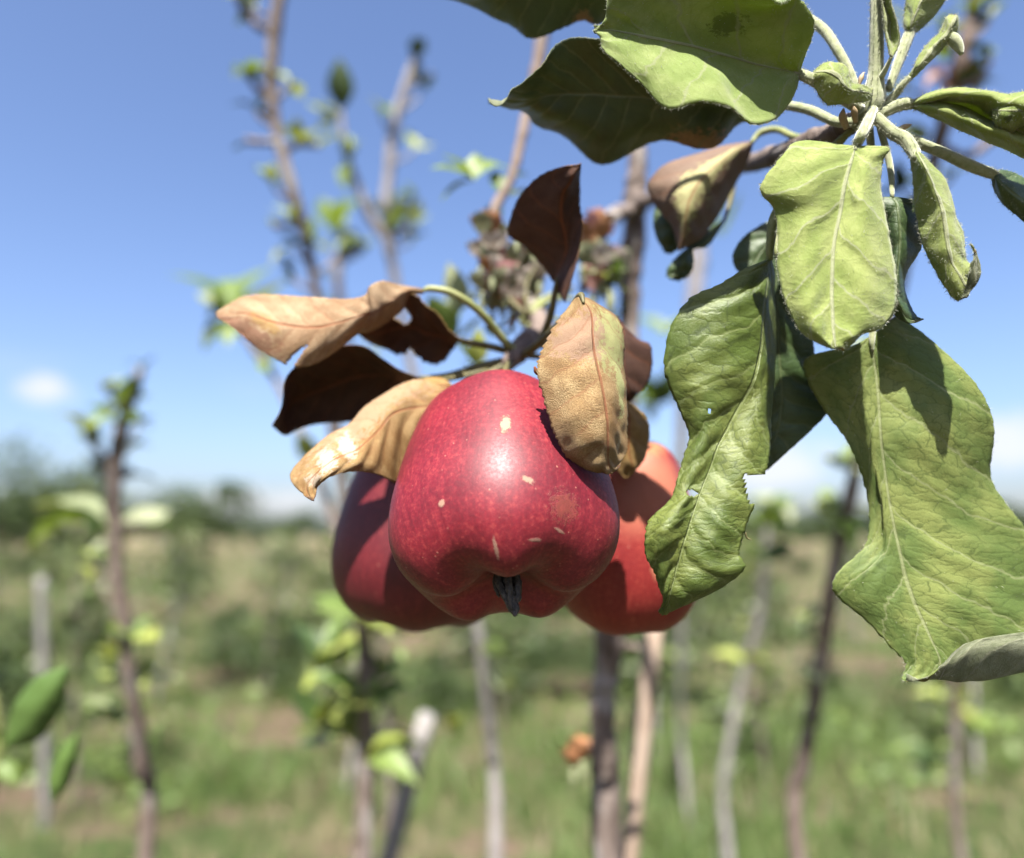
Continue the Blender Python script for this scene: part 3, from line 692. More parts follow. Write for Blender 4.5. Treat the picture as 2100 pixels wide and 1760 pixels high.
young_tree('young_apple_tree', 'short thin young apple stem with one mottled leaf between two taller ones',
    [[(800, 1640, 1.3, 30), (790, 1400, 1.3, 28), (740, 900, 1.25, 26), (695, 600, 1.2, 30), (700, 530, 1.2, 28), (720, 490, 1.2, 16)]],
    [(690, 480, 1.2, 2, 90, ['lg', 'lp'], dict(aim=[(-.5, -.9), (.5, -.6)])), (715, 500, 1.2, 3, 44, ['lp', 'ld'])], M['bark'], 23)
young_tree('young_apple_tree', 'young apple tree with knobbly trunk standing alone at far left',
    [[(305, 1680, .98, 50), (292, 1575, .97, 52), (280, 1470, .96, 46), (262, 1370, .95, 42), (252, 1260, .95, 44), (240, 1180, .95, 46), (237, 1090, .95, 38), (232, 990, .95, 52), (240, 930, .95, 50), (258, 850, .95, 40), (290, 755, .95, 26)],
     [(232, 960, .95, 22), (200, 920, .94, 22), (175, 880, .93, 18)],
     [(240, 985, .95, 16), (262, 975, .96, 20), (280, 970, .97, 12)],
     [(236, 1095, .95, 14), (190, 1080, .95, 8), (120, 1075, .94, 4)], [(240, 1080, .95, 12), (300, 1070, .95, 6)]],
    [(178, 880, .93, 6, 54, ['lg', 'ly', 'lp']), (190, 915, .94, 4, 50, ['lg', 'ly']), (255, 830, .95, 6, 52, ['lg', 'ly', 'ld']), (270, 870, .95, 4, 50, ['lg', 'ld']), (225, 960, .95, 3, 46, 'ly'), (275, 975, .97, 3, 40, 'ld'),
     (215, 1070, 1.2, 3, 120, ['lg', 'lp', 'lp'], dict(aim=[(-1, -.12), (-1, .15), (-.9, -.3)])), (250, 1070, 1.2, 2, 80, ['lg', 'lp'], dict(aim=[(1, -.05), (1, .2)])),
     (285, 1300, .95, 4, 60, ['ly', 'lg']), (240, 1340, .95, 3, 50, ['lg', 'ly']), (235, 1450, .95, 3, 60, ['lp', 'lg'], dict(aim=[(-1, 0), (-.9, .25), (-.6, -.3)])), (300, 1410, .96, 4, 60, ['lp', 'ly']), (290, 755, .95, 2, 30, 'ld')],
    M['barkr'], 24)
young_tree('young_apple_tree', 'leaning reddish brown young apple tree whose top reaches the upper right corner',
    [[(1630, 1680, 1.05, 50), (1645, 1575, 1.05, 52), (1668, 1450, 1.03, 46), (1690, 1310, 1.0, 48), (1715, 1150, .96, 46), (1742, 1030, .93, 44), (1790, 800, .86, 44), (1870, 480, .76, 42), (1925, 290, .70, 44), (1955, 190, .68, 62), (1975, 110, .67, 52), (1992, 40, .67, 44), (2010, -60, .67, 40)],
     [(1930, 300, .70, 30), (1985, 320, .71, 26), (2040, 280, .72, 28), (2110, 215, .74, 28)], [(1955, 190, .68, 26), (2000, 165, .67, 22), (2035, 120, .66, 16)], [(1960, 170, .68, 22), (1925, 160, .67, 18)]],
    [(1715, 1060, .94, 6, 60, ['lg', 'ly']), (1740, 960, .92, 5, 60, ['lg', 'lp']), (1690, 1400, 1.0, 3, 40, 'lp'), (1650, 1500, 1.04, 3, 50, 'lg'), (1955, 175, .67, 8, 46, ['wr', 'wr', 'ld']), (1930, 150, .67, 4, 40, ['wr', 'wr']), (2000, 180, .68, 5, 44, ['wr', 'ld']), (2035, 110, .66, 4, 50, ['ld', 'lg']), (1985, 40, .67, 3, 50, ['lg', 'ly']), (1865, 60, .68, 3, 60, ['lg', 'lp']), (1900, 290, .70, 3, 60, ['lg', 'lp']), (1830, 400, .74, 3, 60, ['lg', 'ld'])], M['barkr'], 25)
young_tree('young_apple_tree', 'slim grey young apple trunk left of the leaning reddish one',
    [[(1482, 1640, 2.3, 28), (1490, 1560, 2.3, 28), (1520, 1400, 2.3, 24), (1562, 1240, 2.25, 24), (1570, 1120, 2.2, 18), (1590, 1010, 2.2, 10)]],
    [(1565, 1150, 1.66, 6, 60, ['lg', 'ld', 'ly']), (1580, 1080, 1.66, 6, 55, ['lg', 'ld']), (1600, 1040, 1.65, 5, 50, ['lg', 'lp']), (1530, 1360, 1.7, 4, 50, ['lg', 'ly'])], M['barkg'], 26)
young_tree('young_apple_tree', 'pale vertical young apple stem behind the paired dark leaves',
    [[(1396, 1500, 2.9, 18), (1396, 1300, 2.8, 24), (1398, 900, 2.7, 40), (1420, 650, 2.6, 48), (1432, 520, 2.6, 46), (1440, 380, 2.6, 30)]],
    [(1480, 480, 1.35, 4, 80, 'lg'), (1365, 690, 1.4, 3, 60, 'lg'), (1345, 830, 1.4, 6, 70, ['lg', 'ld']), (1340, 1010, 1.4, 4, 60, 'lg')], M['barkg'], 27)
lowtree = young_tree('young_apple_tree', 'low leafy apple shoot with broad green leaves in the lower left corner',
    [[(-30, 1720, .62, 30), (-10, 1600, .60, 26), (0, 1500, .60, 20), (-10, 1420, .60, 14)]],
    [(0, 1560, .6, 3, 70, ['ld', 'lg'], dict(aim=[(-.2, -1), (.2, .9), (.6, .4)]))], M['petg'], 29)
young_tree('young_apple_tree', 'thin young apple tree with pale leaves at the right field edge',
    [[(1960, 1680, 1.8, 36), (1960, 1500, 1.8, 34), (1955, 1300, 1.8, 28), (1970, 1150, 1.8, 16)]],
    [(1960, 1450, 1.8, 6, 60, ['lg', 'ly']), (1970, 1350, 1.8, 6, 60, ['ly', 'lg']), (1920, 1560, 1.7, 5, 70, ['lg', 'ld']), (2040, 1500, 1.8, 5, 60, ['lg', 'lp'])], M['barkr'], 30)

def stake(label, a, b, mat, cat='stake'):
    p0, p1 = P(*a[:3]), P(*b[:3])
    dr = p1 - p0; base = p0 + dr * ((gh(p0[0], p0[1]) - 0.05 - p0[2]) / dr[2]) if abs(dr[2]) > 1e-4 else p0
    r = a[3] * 0.5 * a[2] / FPX
    v, f = tube_geo([base, base * 0.5 + p1 * 0.5 + np.array([0.002, 0, 0]), p1], [r * 1.05, r, r * 0.95], seg=9, n=26, rough=0.08)
    addobj('stake', v, f, mat, origin=base, label=label, cat=cat, group='wooden stakes between the young trees')
stake('long bare tan wooden stake leaning beside the trunk below the right apple', (1310, 1570, .62, 40), (1345, 1255, .64, 40), M['wood'])
stake('short pale grey wooden stake cut off below the middle apple', (846, 1575, .95, 40), (876, 1466, .95, 40), M['woodw'])
stake('pale weathered wooden stake at the far left of the field', (88, 1390, 2.8, 19), (84, 1185, 2.8, 19), M['woodw'])

leaf('leaf', 'F', .47, [[(8, 1535, 0)], [(20, 1470, 0), (45, 1500, -4), (75, 1520, 0)], [(45, 1420, 0), (75, 1455, -6), (110, 1480, 0)], [(85, 1385, 0), (105, 1415, -5), (132, 1430, 0)], [(142, 1365, 0)]], [M['ldk'], M['lg']], lowtree, nu=11, nv=30, wave=0.001)
leaf('leaf', 'F', .47, [[(105, 1650, 0)], [(100, 1590, 0), (120, 1610, -4), (140, 1610, 0)], [(120, 1540, 0), (138, 1555, -4), (155, 1560, 0)], [(162, 1495, 0)]], [M['ldk'], M['lg']], lowtree, nu=11, nv=24, wave=0.001)
# ------------------------------------------------------------------ the apple tree in front
q, root = ground_root(1240, 1700, .52, 50)
tree = empty('apple_tree', root, 'apple tree in front with green and withered leaves that bears the three red apples', 'tree')
pts = [(1243, 1700, .52, 62), (1240, 1575, .52, 56), (1236, 1450, .52, 46), (1248, 1330, .52, 58), (1262, 1100, .51, 46), (1285, 800, .50, 44), (1292, 650, .50, 40), (1298, 520, .50, 46), (1303, 430, .50, 50), (1308, 320, .50, 36), (1318, 150, .51, 32), (1330, -60, .52, 26)]
tube('trunk', [root, root * 0.55 + P(*pts[0][:3]) * 0.45] + [P(*p[:3]) for p in pts], [0.0135, 0.012] + [p[3] * 0.5 * p[2] / FPX for p in pts], M['bark'], tree, seg=14, n=150, rough=0.3, seed=2)
ptube('branch', [(1285, 790, .50, 30), (1220, 780, .42, 30), (1140, 690, .345, 34), (1095, 690, .315, 46), (1062, 722, .295, 44), (1040, 750, .285, 30)], M['barkr'], tree, seg=12, n=60, rough=0.3, seed=4)
ptube('branch', [(1110, 690, .32, 34), (1098, 640, .345, 40), (1060, 600, .36, 32), (1020, 530, .37, 28), (1012, 440, .38, 22), (1050, 360, .40, 20), (1075, 260, .42, 22), (1105, 120, .44, 26), (1125, -30, .45, 22)], M['barkr'], tree, seg=12, n=90, rough=0.3, seed=5)
ptube('branch', [(1302, 430, .50, 34), (1262, 440, .46, 34), (1230, 480, .43, 26), (1205, 530, .41, 18), (1195, 600, .40, 14)], M['bark'], tree, seg=10, n=50, rough=0.35, seed=6)
ptube('branch', [(1303, 420, .50, 34), (1400, 390, .42, 30), (1500, 345, .34, 32), (1560, 330, .30, 40), (1640, 300, .265, 44), (1720, 268, .240, 44), (1762, 240, .228, 40)], M['bark'], tree, seg=12, n=60, rough=0.25, seed=7)
# hub of the leafy shoot
H = .224
sh = fuzzy_tube('shoot', [(1755, 262, .229, 30), (1775, 232, .2255, 46), (1790, 205, H, 48), (1796, 150, .223, 30), (1798, 60, .222, 26), (1797, -30, .222, 24), (1790, -160, .224, 22)], M['pet'], tree, hairs=2600, seg=12, n=60)
for i, s in enumerate([[(1735, 262, .225, 12), (1728, 240, .222, 16), (1730, 222, .221, 3)], [(1755, 250, .223, 10), (1752, 230, .2205, 14), (1748, 214, .2195, 3)], [(1840, 268, .225, 10), (1856, 260, .224, 12), (1870, 255, .223, 2)], [(1762, 175, .222, 4), (1766, 160, .222, 10), (1772, 148, .222, 2)]]):
    ptube('bud_scale', s, M['bud'], sh, seg=8, n=14)

M['hollow'] = plain_mat('dark_curl', (0.02, 0.014, 0.01), (0.05, 0.035, 0.02), 300)
FUZ = dict(teeth=0.0004, thick=0.0005)
leaves = {}
def add(key, *a, **k):
    leaves[key], W = leaf(*a, **k); return leaves[key]
def pet(key, spec, mat='pet', hairs=0):
    fuzzy_tube('petiole', spec, M[mat], leaves[key], hairs=hairs, seg=10)

# big drooping leaf at right
add('A', 'leaf', 'R4', .229, [
    [(1200, 640, 4), (1245, 605, 3), (1290, 575, 2), (1350, 525, 2), (1430, 472, 3)],
    [(955, 690, 7), (1130, 700, 4), (1296, 680, 2), (1450, 625, 0), (1590, 585, 2)],
    [(936, 800, 8), (1130, 800, 4), (1312, 800, 2), (1550, 770, -1), (1770, 765, 2)],
    [(1040, 985, 8), (1180, 960, 4), (1325, 950, 1), (1620, 930, -2), (1900, 965, 2)],
    [(1150, 1125, 6), (1240, 1110, 3), (1335, 1110, 0), (1640, 1110, -3), (1940, 1135, 3)],
    [(1215, 1265, 4), (1280, 1260, 2), (1352, 1270, 0), (1655, 1290, -2), (1940, 1335, 4)],
    [(1258, 1420, 3), (1320, 1420, 1), (1375, 1430, -1), (1700, 1460, -1), (2005, 1485, 6)],
    [(1275, 1590, 2), (1340, 1585, 0), (1402, 1580, -2), (1750, 1620, -1), (2090, 1615, 8)],
    [(1240, 1720, 1), (1330, 1715, -1), (1432, 1720, -3), (1800, 1770, -2), (2150, 1740, 8)],
    [(1088, 1870, -1), (1260, 1850, -3), (1462, 1850, -4), (1840, 1900, -3), (2190, 1900, 6)],
    [(1108, 1975, -2), (1290, 1965, -4), (1507, 1990, -5), (1870, 2030, -4), (2210, 2060, 4)],
    [(1250, 2095, -3), (1390, 2090, -5), (1557, 2100, -6), (1870, 2140, -4), (2190, 2190, 2)],
    [(1380, 2225, -4), (1470, 2200, -6), (1602, 2200, -7), (1840, 2270, -4), (2180, 2280, 1)],
    [(1475, 2320, -5), (1540, 2310, -7), (1650, 2310, -8), (1840, 2380, -6), (2170, 2330, -2)],
    [(1448, 2398, -7), (1530, 2400, -8), (1640, 2414, -9), (1860, 2412, -9), (2160, 2330, -6)],
    [(1470, 2402, -9), (1560, 2408, -11), (1690, 2330, -13), (1860, 2270, -15), (2150, 2230, -12)],
    [(1490, 2404, -9), (1590, 2408, -10), (1745, 2250, -12), (1870, 2195, -14), (2140, 2160, -12)]],
    [M['upy'], M['un']], tree, 'large pale green drooping leaf with curled grey tip at the right edge', nu=41, nv=170, teeth=0.0006, seed=3, wave=0.0006, quilt=0.0002, hairs=900, edge_wave=0.0012)
# green leaf in the middle with glossy midrib
add('B', 'leaf', 'R4', .221, [
    [(738, 172, 8), (742, 174, 6.1), (746, 176, 7), (752, 178, 8), (756, 182, 9)],
    [(600, 232, 5.27778), (672, 235, 4.27778), (735, 245, 7.27778), (755, 245, 10.2778), (768, 240, 13.2778)],
    [(470, 312, 2.55556), (600, 330, 1.90556), (725, 345, 5.55556), (752, 345, 10.5556), (772, 340, 15.5556)],
    [(318, 385, 2.83333), (520, 440, 0.0833333), (712, 480, 3.83333), (752, 480, 9.83333), (775, 480, 15.8333)],
    [(215, 540, 4.11111), (460, 580, -1.18889), (703, 640, 3.11111), (750, 640, 9.11111), (776, 640, 16.1111)],
    [(180, 740, 4.38889), (430, 750, -1.91111), (662, 800, 1.38889), (742, 800, 6.38889), (772, 800, 13.3889)],
    [(215, 870, 4.66667), (400, 890, -2.08333), (600, 930, 1.66667), (700, 920, 2.66667), (760, 940, 8.66667)],
    [(272, 1000, 3.94444), (400, 1010, -1.70556), (525, 1060, 0.944444), (650, 1060, -0.0555556), (748, 1090, 4.94444)],
    [(312, 1110, 3.22222), (390, 1130, -1.87778), (462, 1190, -0.777778), (620, 1190, -2.77778), (742, 1220, 1.22222)],
    [(285, 1230, 1.5), (350, 1250, -2.6), (418, 1310, -1.5), (570, 1300, -4.5), (726, 1300, -1.5)],
    [(252, 1350, -0.222222), (310, 1370, -3.87222), (378, 1410, -3.22222), (530, 1400, -6.22222), (690, 1380, -2.22222)],
    [(215, 1450, -1.94444), (280, 1470, -7.94444), (345, 1500, -4.94444), (500, 1500, -7.94444), (660, 1490, -3.94444)],
    [(110, 1545, -4.66667), (210, 1560, -10.6667), (318, 1590, -6.66667), (470, 1600, -9.66667), (620, 1600, -5.66667)],
    [(76, 1640, -6.38889), (180, 1660, -11.3889), (290, 1680, -7.38889), (440, 1690, -10.3889), (596, 1690, -6.38889)],
    [(80, 1745, -6.11111), (165, 1755, -9.11111), (262, 1770, -7.11111), (420, 1780, -10.1111), (582, 1745, -7.11111)],
    [(128, 1830, -5.83333), (180, 1850, -7.83333), (240, 1860, -6.83333), (400, 1860, -9.83333), (606, 1825, -7.83333)],
    [(160, 1920, -4.55556), (190, 1940, -6.55556), (215, 1950, -6.55556), (350, 1950, -8.55556), (490, 1925, -6.55556)],
    [(178, 1990, -3.27778), (190, 2010, -4.27778), (200, 2020, -4.27778), (280, 2010, -5.27778), (345, 1990, -4.27778)],
    [(150, 2050, -2), (165, 2065, -2), (175, 2072, -2), (200, 2060, -2), (225, 2045, -2)]],
    [M['up'], M['un']], tree, 'crumpled green leaf with glossy midrib hanging before the right apple', nu=41, nv=170, teeth=0.0007, seed=5, wave=0.0008, quilt=0.0003, wfreq=80,
    holes=[[(600, 1318), (700, 1325), (740, 1300), (740, 1480), (690, 1472), (640, 1482), (625, 1420)], [(300, 1405), (330, 1398), (360, 1425), (330, 1440), (305, 1430)], [(415, 985), (432, 955), (440, 970), (425, 1005)], [(510, 795), (535, 790), (530, 805), (515, 808)]])
pet('B', [(1700, 330, .236, 14), (1640, 380, .232, 16), (1592, 440, .228, 22), (1580, 500, .227, 18), (1579, 534, .2278, 12)], 'petg')
ptube('tail', [(1528, 1092, .216, 5), (1532, 1103, .216, 4), (1541, 1107, .2155, 2)], M['petd'], leaves['B'], seg=6, n=10)
add('B2', 'leaf', 'R4', .243, [
    [(770, 150, 0), (780, 150, 0), (790, 150, 0)],
    [(640, 300, 3), (780, 330, 0), (900, 330, 2)], [(640, 500, 4), (790, 540, 0), (960, 540, 2)], [(650, 700, 4), (800, 740, 0), (990, 700, 2)],
    [(660, 880, 4), (810, 880, 0), (1010, 860, 2)], [(660, 1020, 3), (800, 1020, 0), (1052, 975, 2)], [(660, 1120, 2), (780, 1110, 0), (985, 1065, 1)],
    [(670, 1210, 1), (740, 1200, 0), (850, 1190, 0)], [(700, 1300, 0), (720, 1300, 0), (742, 1290, 0)]],
    [M['dkgreen'], M['un']], tree, 'dark shaded leaf behind the crumpled green leaf', nu=21, nv=70, seed=6)  # dark green carries the shade of the crumpled leaf's right half
# the bright young leaf
add('C', 'leaf', 'F', .207, [
    [(1748, 300, 8), (1751, 300, 7.5), (1754, 300, 7), (1757, 300, 7), (1761, 300, 7)],
    [(1640, 291, 6.27273), (1695, 312, 4.27273), (1748, 322, 5.27273), (1780, 314, 4.27273), (1822, 303, 5.27273)],
    [(1600, 326, 3.54545), (1668, 345, 0.545455), (1740, 348, 3.54545), (1776, 342, 2.54545), (1810, 330, 5.54545)],
    [(1559, 386, 3.81818), (1645, 395, -1.18182), (1730, 390, 1.81818), (1770, 385, -0.181818), (1806, 380, 4.81818)],
    [(1588, 430, 4.09091), (1650, 440, -0.909091), (1722, 440, 1.09091), (1770, 432, -1.90909), (1815, 430, 3.09091)],
    [(1596, 490, 2.36364), (1650, 495, -2.63636), (1710, 495, -0.636364), (1768, 490, -3.63636), (1822, 490, 1.36364)],
    [(1595, 545, 0.636364), (1650, 550, -4.36364), (1706, 550, -2.36364), (1772, 545, -5.36364), (1834, 548, 0.636364)],
    [(1604, 598, -1.09091), (1655, 602, -6.09091), (1705, 605, -4.09091), (1774, 600, -7.09091), (1838, 600, -0.0909091)],
    [(1620, 640, -2.81818), (1663, 645, -7.81818), (1707, 650, -5.81818), (1770, 645, -7.81818), (1830, 640, -1.81818)],
    [(1645, 682, -4.54545), (1680, 685, -8.54545), (1710, 688, -7.54545), (1760, 680, -8.54545), (1805, 672, -3.54545)],
    [(1685, 708, -5.27273), (1700, 710, -8.27273), (1714, 711, -8.27273), (1740, 700, -8.27273), (1770, 685, -5.27273)],
    [(1708, 716, -6), (1716, 718, -7), (1724, 720, -7), (1732, 719, -7), (1740, 715, -7)]],
    [M['young'], M['un']], tree, 'bright yellow green downy leaf facing the lens below the shoot', nu=37, nv=120, seed=7, hairs=4200, hair_len=0.0008, wave=0.0005, **FUZ)
pet('C', [(1790, 225, .222, 20), (1778, 255, .216, 22), (1766, 278, .213, 22), (1757, 296, .2145, 17), (1752, 310, .2135, 9)], hairs=700)
# narrow curled leaf at right
add('D', 'leaf', 'F', .212, [
    [(1866, 318, 4), (1872, 314, 2), (1880, 312, 0), (1890, 316, 1), (1896, 322, 3)],
    [(1870, 350, 3), (1882, 342, -1), (1893, 335, -4), (1912, 345, 0), (1930, 360, 4)],
    [(1876, 395, 2), (1894, 386, -2), (1914, 376, -5), (1938, 385, 0), (1950, 400, 4)],
    [(1880, 440, 2), (1905, 432, -2), (1930, 422, -5), (1952, 430, -1), (1964, 445, 3)],
    [(1886, 478, 1), (1912, 475, -2), (1938, 466, -5), (1962, 472, -2), (1976, 480, 2)],
    [(1903, 525, 0), (1922, 522, -3), (1944, 512, -5), (1968, 512, -3), (1982, 515, 1)],
    [(1932, 575, -1), (1945, 565, -4), (1960, 550, -5), (1972, 540, -4), (1984, 535, 0)],
    [(1957, 612, -2), (1970, 604, -4), (1985, 590, -5), (2000, 572, -5), (2004, 556, -2)],
    [(1975, 608, -4), (1988, 600, -6), (2000, 580, -7), (2008, 555, -7), (2004, 536, -5)],
    [(1992, 540, -8), (1997, 530, -8), (2000, 520, -8), (1998, 508, -8), (1992, 500, -8)]],
    [M['young'], M['un']], tree, 'narrow woolly leaf with hooked curled tip at the right', nu=29, nv=90, seed=8, hairs=3800, hair_len=0.001, wave=0.0009, wfreq=110, **FUZ)
pet('D', [(1795, 240, .222, 24), (1830, 272, .219, 26), (1855, 285, .217, 28), (1872, 308, .215, 26), (1880, 325, .212, 14)], hairs=900)
# big leaf at the top
add('E', 'leaf', 'R6', .213, [
    [(1925, 402, 3), (1928, 394, 1.5), (1930, 386, 2), (1932, 378, 2), (1936, 368, 2)],
    [(1895, 520, -2), (1860, 440, -2), (1830, 362, 0), (1900, 300, -3), (1990, 230, -5)],
    [(1800, 625, -5), (1740, 480, -4), (1690, 332, -1), (1840, 200, -6), (1998, 90, -9)],
    [(1670, 655, -8), (1600, 480, -6), (1540, 288, -2), (1730, 120, -8), (1930, 0, -13)],
    [(1590, 545, -13), (1490, 400, -9), (1400, 250, -3), (1560, 40, -9), (1830, 10, -16)],
    [(1430, 535, -13), (1340, 390, -9), (1275, 222, -3), (1380, 0, -9), (1600, -140, -16)],
    [(1255, 565, -10), (1200, 390, -7.5), (1150, 196, -3), (1200, 0, -7), (1320, -170, -13)],
    [(1120, 440, -7), (1080, 310, -5.5), (1050, 176, -2), (1060, 40, -5), (1100, -130, -9)],
    [(965, 305, -3), (965, 235, -3), (960, 160, -1), (950, 80, -3), (940, -10, -5)],
    [(893, 205, 1), (885, 180, 0), (878, 158, 1), (890, 138, 0), (905, 118, 0)],
    [(872, 160, 2), (871, 157, 1), (870, 154, 2), (871, 151, 2), (873, 148, 2)]],
    [M['up'], M['youngtop']], tree, 'broad downy leaf in half shade at the top edge', nu=37, nv=120, seed=9, hairs=4200, hair_len=0.0007, up_front=False, wave=0.0006, edge_wave=0.0012, **FUZ)
pet('E', [(1765, 225, .222, 22), (1710, 190, .218, 24), (1670, 165, .2135, 24), (1640, 152, .2155, 20), (1620, 146, .2145, 8)], hairs=800)
# dark leaf behind it
add('F', 'leaf', 'R6', .246, [
    [(1700, 622, 20), (1715, 590, 9.5), (1720, 560, -1), (1715, 530, -10.5), (1700, 500, -20)],
    [(1620, 660, 14), (1600, 590, 7.5), (1560, 520, 2), (1510, 450, -6.5), (1440, 380, -14)],
    [(1470, 765, 10), (1430, 660, 5.5), (1360, 540, 3), (1290, 420, -4.5), (1190, 290, -12)],
    [(1250, 735, 14), (1220, 640, 8.5), (1150, 510, 4), (1100, 380, -3.5), (1040, 225, -12)],
    [(1060, 812, 24), (1040, 690, 10.5), (980, 500, 4), (940, 340, -3.5), (900, 190, -11)],
    [(900, 832, 26), (890, 700, 10.5), (850, 490, 4), (810, 330, -3.5), (780, 205, -11)],
    [(750, 770, 24), (750, 640, 8.5), (720, 490, 3), (680, 380, -4.5), (650, 262, -12)],
    [(620, 675, 20), (620, 590, 5.5), (600, 500, 1), (575, 420, -5.5), (555, 345, -13)],
    [(540, 592, 18), (530, 565, 5.5), (505, 530, -1), (490, 500, -7.5), (476, 474, -15)],
    [(430, 585, 18), (415, 565, 6.5), (400, 548, -2), (395, 530, -8.5), (400, 515, -17)],
    [(320, 528, 18), (315, 522, 8.5), (310, 516, -1), (314, 512, -10.5), (320, 510, -20)]],
    [M['edgebrown'], M['un']], tree, 'dark green leaf with upturned pale tip and scorched lower edge', nu=33, nv=110, seed=10, wave=0.0008, edge_wave=0.002)
pet('F', [(1760, 250, .226, 18), (1715, 250, .231, 20), (1660, 226, .238, 20), (1600, 215, .244, 18), (1550, 218, .2465, 8)], hairs=500)
add('G', 'leaf', 'R6', .25, [
    [(1010, 60, 12), (1005, 20, 5), (1000, -20, -2), (1000, -60, -9), (1000, -100, -16)],
    [(885, 128, 9), (870, 50, 6), (860, -20, 1), (870, -90, -6), (880, -160, -13)],
    [(800, 108, 9), (780, 40, 7), (760, -30, 2), (760, -110, -5), (760, -200, -12)],
    [(655, 165, 10), (640, 60, 6), (620, -40, 1), (620, -120, -5), (620, -220, -12)],
    [(525, 195, 12), (505, 70, 6), (490, -50, 1), (485, -140, -5), (480, -220, -12)],
    [(400, 125, 15), (380, 30, 7), (360, -60, 1), (355, -130, -5), (350, -200, -12)],
    [(270, 38, 16), (250, -10, 8), (230, -60, 1), (225, -100, -6), (220, -150, -13)],
    [(60, 0, 16), (50, -25, 8), (40, -50, 1), (45, -70, -6), (50, -90, -13)], [(-40, -60, 10)]],
    [M['edgebrown'], M['un']], tree, 'dark green leaf cut by the top edge, pale along its lower rim', nu=25, nv=90, seed=11, edge_wave=0.001)
pet('G', [(1770, 215, .224, 18), (1722, 110, .228, 20), (1660, 40, .235, 20), (1500, -20, .244, 16), (1290, -10, .25, 10)], hairs=600)
# dry leaf standing above the apples
add('H', 'leaf', 'R3', .268, [
    [(510, 990, 12), (518, 996, 11), (526, 1002, 10), (540, 1050, 3), (600, 1140, -4)],
    [(440, 880, 10.75), (490, 890, 7.75), (550, 920, 4.75), (600, 930, -2.625), (650, 960, -10)],
    [(310, 740, 8.5), (430, 770, 4.5), (605, 790, 0.5), (650, 780, -5.75), (700, 760, -12)],
    [(203, 660, 5.25), (390, 650, 1.25), (602, 670, -3.75), (660, 630, -6.875), (722, 600, -10)],
    [(238, 500, 0), (390, 520, -4), (572, 530, -9), (640, 500, -8), (706, 480, -7)],
    [(298, 380, -6.25), (430, 400, -9.25), (582, 390, -14.25), (650, 390, -10.125), (705, 380, -6)],
    [(420, 262, -12.5), (520, 290, -14.5), (632, 310, -18.5), (670, 300, -14.25), (706, 290, -10)],
    [(560, 200, -18.75), (615, 222, -19.75), (662, 250, -21.75), (690, 235, -18.875), (708, 220, -16)],
    [(695, 182, -23), (700, 179, -23), (704, 176, -23), (707, 174, -23), (710, 172, -23)]],
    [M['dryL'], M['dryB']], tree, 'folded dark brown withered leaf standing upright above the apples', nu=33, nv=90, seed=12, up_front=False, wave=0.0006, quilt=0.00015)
pet('H', [(1075, 728, .288, 18), (1105, 705, .283, 16), (1128, 650, .276, 15), (1138, 600, .271, 12), (1142, 570, .2685, 6)], 'petd')
# dry leaf over the middle apple
add('I', 'leaf', 'F', .219, [
    [(1180, 612, 6), (1185, 610, 6), (1190, 609, 6), (1198, 610, 6), (1206, 612, 7)],
    [(1150, 650, 2.1), (1180, 648, 1.1), (1212, 645, 1.1), (1238, 642, 4.1), (1262, 650, 8.1)],
    [(1124, 690, -0.8), (1166, 690, -3.8), (1216, 690, -3.8), (1252, 690, 1.2), (1276, 690, 7.2)],
    [(1108, 728, -2.7), (1158, 730, -6.7), (1222, 732, -6.7), (1258, 735, -0.7), (1278, 740, 6.3)],
    [(1103, 762, -4.6), (1160, 768, -9.6), (1232, 775, -9.6), (1264, 780, -2.6), (1283, 785, 4.4)],
    [(1114, 808, -6.5), (1170, 815, -12.5), (1240, 822, -11.5), (1268, 825, -4.5), (1285, 830, 2.5)],
    [(1124, 850, -8.4), (1178, 860, -14.4), (1244, 868, -12.4), (1270, 870, -5.4), (1286, 872, 0.6)],
    [(1140, 892, -9.3), (1188, 900, -14.3), (1246, 908, -12.3), (1270, 908, -5.3), (1287, 908, -0.3)],
    [(1162, 932, -9.2), (1200, 935, -12.2), (1246, 940, -10.2), (1268, 938, -5.2), (1285, 930, -1.2)],
    [(1195, 957, -8.1), (1222, 958, -10.1), (1250, 960, -9.1), (1264, 956, -6.1), (1276, 945, -3.1)],
    [(1226, 968, -7), (1240, 970, -8), (1254, 972, -8), (1262, 966, -7), (1268, 958, -6)]],
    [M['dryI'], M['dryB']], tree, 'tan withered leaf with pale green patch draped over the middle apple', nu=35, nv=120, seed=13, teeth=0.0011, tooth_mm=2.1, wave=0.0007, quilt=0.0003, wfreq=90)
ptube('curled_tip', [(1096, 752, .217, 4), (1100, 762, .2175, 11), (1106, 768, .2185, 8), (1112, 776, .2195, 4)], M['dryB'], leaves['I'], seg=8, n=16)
pet('I', [(1075, 728, .29, 16), (1120, 690, .27, 14), (1165, 640, .24, 12), (1190, 606, .2265, 14), (1197, 622, .222, 5)], 'petd')
add('J', 'leaf', 'R3', .262, [
    [(960, 1240, 0)], [(900, 1310, 2), (1000, 1320, -2), (1100, 1385, 4)], [(860, 1420, 3), (1000, 1430, -3), (1185, 1425, 5)], [(860, 1540, 3), (1000, 1550, -3), (1202, 1510, 5)],
    [(880, 1650, 3), (1010, 1660, -3), (1192, 1640, 5)], [(920, 1740, 2), (1040, 1750, -2), (1145, 1735, 3)], [(1000, 1830, 0), (1050, 1830, 0), (1090, 1790, 0)]],
    [M['dryB'], M['dryL']], tree, 'shaded brown withered leaf behind the tan one over the middle apple', nu=21, nv=60, seed=14)
